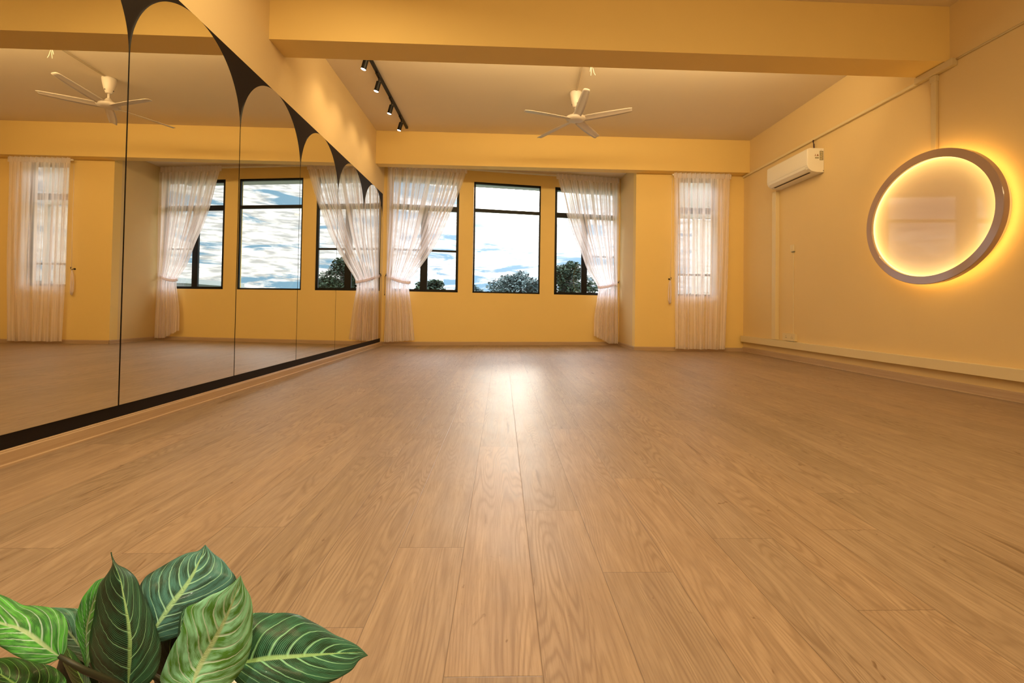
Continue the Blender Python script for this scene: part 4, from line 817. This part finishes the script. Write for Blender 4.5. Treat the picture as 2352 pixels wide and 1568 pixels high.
PC = Vector((1.515, 0.665, 0.0))
plant = thing('potted_plant', PC, 'large leafy plant with dark green and lime leaves striped pale, in the near left corner', 'plant')
bm = bmesh.new(); lathe(bm, [(0.055, 0.0), (0.062, 0.004), (0.085, 0.075), (0.090, 0.083), (0.084, 0.083), (0.080, 0.068), (0.004, 0.066)], 40, PC); link('pot', bm, M_POT, plant, smooth=True)
bm = bmesh.new(); lathe(bm, [(0.004, 0.060), (0.079, 0.064), (0.079, 0.070), (0.004, 0.076)], 32, PC); link('soil', bm, M_SOIL, plant, smooth=True)
def cr(p0, p1, p2, p3, t):
    return 0.5 * ((2 * p1) + (-p0 + p2) * t + (2 * p0 - 5 * p1 + 4 * p2 - p3) * t * t + (-p0 + 3 * p1 - 3 * p2 + p3) * t ** 3)
for mname, st_ in LEAVES:
    K = len(st_); rows = []
    cols = [[Vector(s[3 * c:3 * c + 3]) for s in st_] for c in range(3)]
    NU, NV = 48, 18
    bm = bmesh.new(); uvl = bm.loops.layers.uv.new('UVMap'); grid = []
    for i in range(NU + 1):
        tt = i / NU * (K - 1); k = min(int(tt), K - 2); f = tt - k
        P3 = []
        for c in range(3):
            q = cols[c]; P3.append(cr(q[max(k - 1, 0)], q[k], q[k + 1], q[min(k + 2, K - 1)], f))
        l, mm, r = P3; row = []
        wv = (r - l).length
        nrm = (r - l).cross(cols[1][min(k + 1, K - 1)] - cols[1][max(k - 1, 0)])
        nrm = nrm.normalized() if nrm.length > 1e-9 else Vector((0, 0, 1))
        if nrm.dot(Vector((1.947, 0, .648)) - mm) < 0: nrm = -nrm
        for j in range(NV + 1):
            v = j / NV * 2 - 1; e = l if v < 0 else r; a = abs(v)
            p = mm + (e - mm) * a
            # blade halves bulge between midrib and edge, rippling along the side veins
            p += nrm * (0.10 * wv * math.sin(PI * min(1, a)) * 0.6 + 0.010 * wv * math.sin(2 * PI * 8 * (i / NU - 0.42 * a ** 1.35)) * math.sin(PI * a))
            row.append((bm.verts.new(p), i / NU, j / NV))
        grid.append(row)
    for i in range(NU):
        for j in range(NV):
            q = (grid[i][j], grid[i][j + 1], grid[i + 1][j + 1], grid[i + 1][j])
            fc = bm.faces.new([x[0] for x in q])
            for lo_, x in zip(fc.loops, q): lo_[uvl].uv = (x[1], x[2])
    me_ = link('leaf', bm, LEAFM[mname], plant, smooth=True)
    md = me_.modifiers.new('thick', 'SOLIDIFY'); md.thickness = 0.0007; md.offset = -1
    b0 = cols[1][0]; top = PC + Vector((random.Random(K + int(b0.x * 1000)).uniform(-.03, .03), random.Random(int(b0.z * 1000)).uniform(-.03, .03), 0.07))
    d = (cols[1][1] - b0).normalized()
    c1 = b0 - d * 0.03
    bm = bmesh.new(); tube(bm, [top, top.lerp(c1, .5) + Vector((0, 0, 0.015)), c1, b0 + d * 0.004], [.0045, .004, .0035, .0025], 10)
    link('leaf_stalk', bm, M_STEM, plant, smooth=True)
settle(plant)
# ------------------------------------------------------------------ outside
def leafcol(name, a, b_):
    mt, t, b = new_mat(name); n = N(t, 'ShaderNodeTexNoise'); n.inputs['Scale'].default_value = 1.2; n.inputs['Detail'].default_value = 5
    co = N(t, 'ShaderNodeTexCoord'); t.links.new(co.outputs['Object'], n.inputs['Vector'])
    t.links.new(mixc(t, ramp(t, n.outputs[0], [(.35, 0.0), (.65, 1.0)]), a, b_), b.inputs['Base Color']); b.inputs['Roughness'].default_value = .8
    b.inputs['Specular IOR Level'].default_value = .15
    return mt
M_TREE = [leafcol('tree_leaves_dark', (0.012, 0.022, 0.014), (0.035, 0.055, 0.03)), leafcol('tree_leaves_flared', (0.05, 0.075, 0.075), (0.11, 0.14, 0.135))]  # second set: lens flare over the middle trees put into the leaf colour
M_BARK = simple('bark', (0.05, 0.045, 0.04), 0.9)
GZ = -9.0
def tree(az, dist, top_el, half_w, seed, lab, mi, n=5200):
    rd = random.Random(seed); a = math.radians(az)
    bx, by = 1.95 + dist * math.sin(a), dist * math.cos(a); zt = 0.65 + dist * math.tan(math.radians(top_el))
    w_ = dist * math.radians(half_w)
    root = tag(empty('tree', (bx, by, GZ)), lab, 'tree', 'trees beyond the windows')
    bm = bmesh.new(); blobs = []
    for i in range(9):
        u = rd.uniform(-1, 1); h = math.sqrt(max(0.05, 1 - u * u * .8))
        blobs.append((bx + u * w_ * .75, by + rd.uniform(-.5, .5) * w_, zt - w_ * .28 - (1 - h) * w_ * .7 - rd.random() * w_ * .35, w_ * rd.uniform(.26, .42)))
    blobs.append((bx, by, zt - w_ * .30, w_ * .30)); blobs.append((bx, by, zt - w_ * .8, w_ * .7)); blobs.append((bx + w_ * .2, by, zt - w_ * 1.3, w_ * .8))
    tw = sum(b_[3] ** 2 for b_ in blobs)
    for (x, y, z, r) in blobs:
        for _ in range(int(n * r * r / tw)):
            v = Vector((rd.gauss(0, 1), rd.gauss(0, 1), rd.gauss(0, 1))).normalized() * r * (rd.uniform(.55, 1.06))
            v.z *= .62
            c = Vector((x, y, z)) + v; s = rd.uniform(.06, .14) * dist / 32
            e1 = Vector((rd.gauss(0, 1), rd.gauss(0, 1), rd.gauss(0, .5))).normalized() * s; e2 = Vector((rd.gauss(0, 1), rd.gauss(0, 1), rd.gauss(0, .5))).normalized() * s * .6
            bm.faces.new([bm.verts.new(c + q) for q in (-e1, -e2, e1, e2)])
    me_ = bpy.data.meshes.new('foliage'); bm.to_mesh(me_); bm.free(); me_.materials.append(M_TREE[mi])
    fo = bpy.data.objects.new('foliage', me_); COL.objects.link(fo); fo.parent = root
    bm = bmesh.new(); tube(bm, [(bx, by, GZ), (bx + .1, by, (GZ + zt) / 2), (bx, by, zt - w_ * .6)], [.35, .25, .12], 12)
    for x, y, z, r in blobs[:8]: tube(bm, [(bx + .05, by, zt - w_ * 1.7), ((bx + x) / 2, (by + y) / 2, z - r * .8), (x, y, z)], [.14, .09, .03], 6)
    link('trunk', bm, M_BARK, root, smooth=True)
    settle(root)
tree(-8.2, 34, 3.4, 2.4, 11, 'small tree seen low in the left bay window', 0)
tree(-3.6, 42, 2.9, 2.4, 12, 'low flare-greyed tree at the left of the middle window', 1)
tree(2.2, 38, 4.75, 3.6, 13, 'broad round-topped tree filling the middle window', 1, 9000)
tree(8.2, 21, 5.9, 3.4, 14, 'dark tall tree seen at the left of the right bay window', 0, 7000)
tree(13.8, 34, 3.6, 3.0, 15, 'dark tree low behind the tied curtain of the right window', 0)
def facade_mat(name, wallc, winc, sx, sz):
    mt, t, b = new_mat(name); co = N(t, 'ShaderNodeTexCoord'); sp = N(t, 'ShaderNodeSeparateXYZ'); t.links.new(co.outputs['Object'], sp.inputs[0])
    fx = mth(t, 'FRACT', mth(t, 'MULTIPLY', sp.outputs[0], 1 / sx)); fz = mth(t, 'FRACT', mth(t, 'MULTIPLY', sp.outputs[2], 1 / sz))
    mk = mth(t, 'MULTIPLY', mth(t, 'GREATER_THAN', fx, .45), mth(t, 'GREATER_THAN', fz, .5))
    t.links.new(mixc(t, mk, wallc, winc), b.inputs['Base Color']); b.inputs['Roughness'].default_value = .7
    return mt
M_FAC = facade_mat('tower_facade', (0.80, 0.84, 0.86), (0.36, 0.46, 0.52), 2.2, 2.0)
def tower(az, dist, el, wd, label):
    a = math.radians(az); x, y = 1.95 + dist * math.sin(a), dist * math.cos(a); zt = .65 + dist * math.tan(math.radians(el))
    root = tag(empty('apartment_tower', (x, y, GZ)), label, 'building', 'distant towers')
    bm = bmesh.new(); box(bm, x - wd / 2, x + wd / 2, y, y + 12, GZ, zt); link('tower_body', bm, M_FAC, root)
    bm = bmesh.new(); box(bm, x - wd / 5, x + wd / 5, y + 2, y + 8, zt, zt + 1.1); link('roof_house', bm, M_FAC, root)
    settle(root)
tower(-10.7, 170, 4.2, 9.0, 'taller pale apartment tower far off in the left window')
tower(-8.7, 150, 3.7, 6.0, 'shorter pale apartment tower right of the taller one')
nb_ = tag(empty('neighbour_building', (14, 21, GZ)), 'grey building edge seen only in the mirror through the right bay window', 'building')
bm = bmesh.new(); box(bm, 11.1, 17, 20, 24, GZ, 1.42); link('building_body', bm, M_CONC, nb_)
bm = bmesh.new(); box(bm, 10.9, 17.2, 19.8, 24.2, 1.42, 1.62); link('roof_slab', bm, M_CONC, nb_)
settle(nb_)
M_GRD = leafcol('ground_green', (0.06, 0.09, 0.05), (0.12, 0.14, 0.09))
bm = bmesh.new(); box(bm, -300, 300, 12, 400, GZ - .5, GZ); g_ = link('ground', bm, M_GRD); g_['kind'] = 'structure'
# slatted screen outside the narrow window
ls = tag(empty('louvre_screen', (5.0, 8.3, 0.8)), 'pale slatted screen outside the narrow window', 'screen')
for xa, xb in ((4.60, 4.97), (5.30, 5.62)):
    bm = bmesh.new()
    for i in range(48): z = 0.8 + i * 0.03; box(bm, xa, xb, 8.29, 8.305, z, z + 0.019)
    link('slats', bm, M_SLAT, ls)
    bm = bmesh.new(); box(bm, xa - .02, xa, 8.28, 8.315, .75, 2.26); box(bm, xb, xb + .02, 8.28, 8.315, .75, 2.26); link('side_posts', bm, M_SLAT, ls)
bm = bmesh.new(); box(bm, 4.5, 5.75, 8.26, 8.34, 2.26, 2.95); link('shade_board', bm, M_CONC, ls)
bm = bmesh.new(); box(bm, 4.5, 5.75, 8.26, 8.34, 0.70, 0.78); link('bottom_rail', bm, M_CONC, ls)
for xb_ in (4.45, 5.75):
    bm = bmesh.new(); box(bm, xb_, xb_ + .05, 7.618, 8.34, 0.70, 0.78); box(bm, xb_, xb_ + .05, 8.26, 8.34, .78, 2.95); link('wall_bracket', bm, M_CONC, ls)
settle(ls)
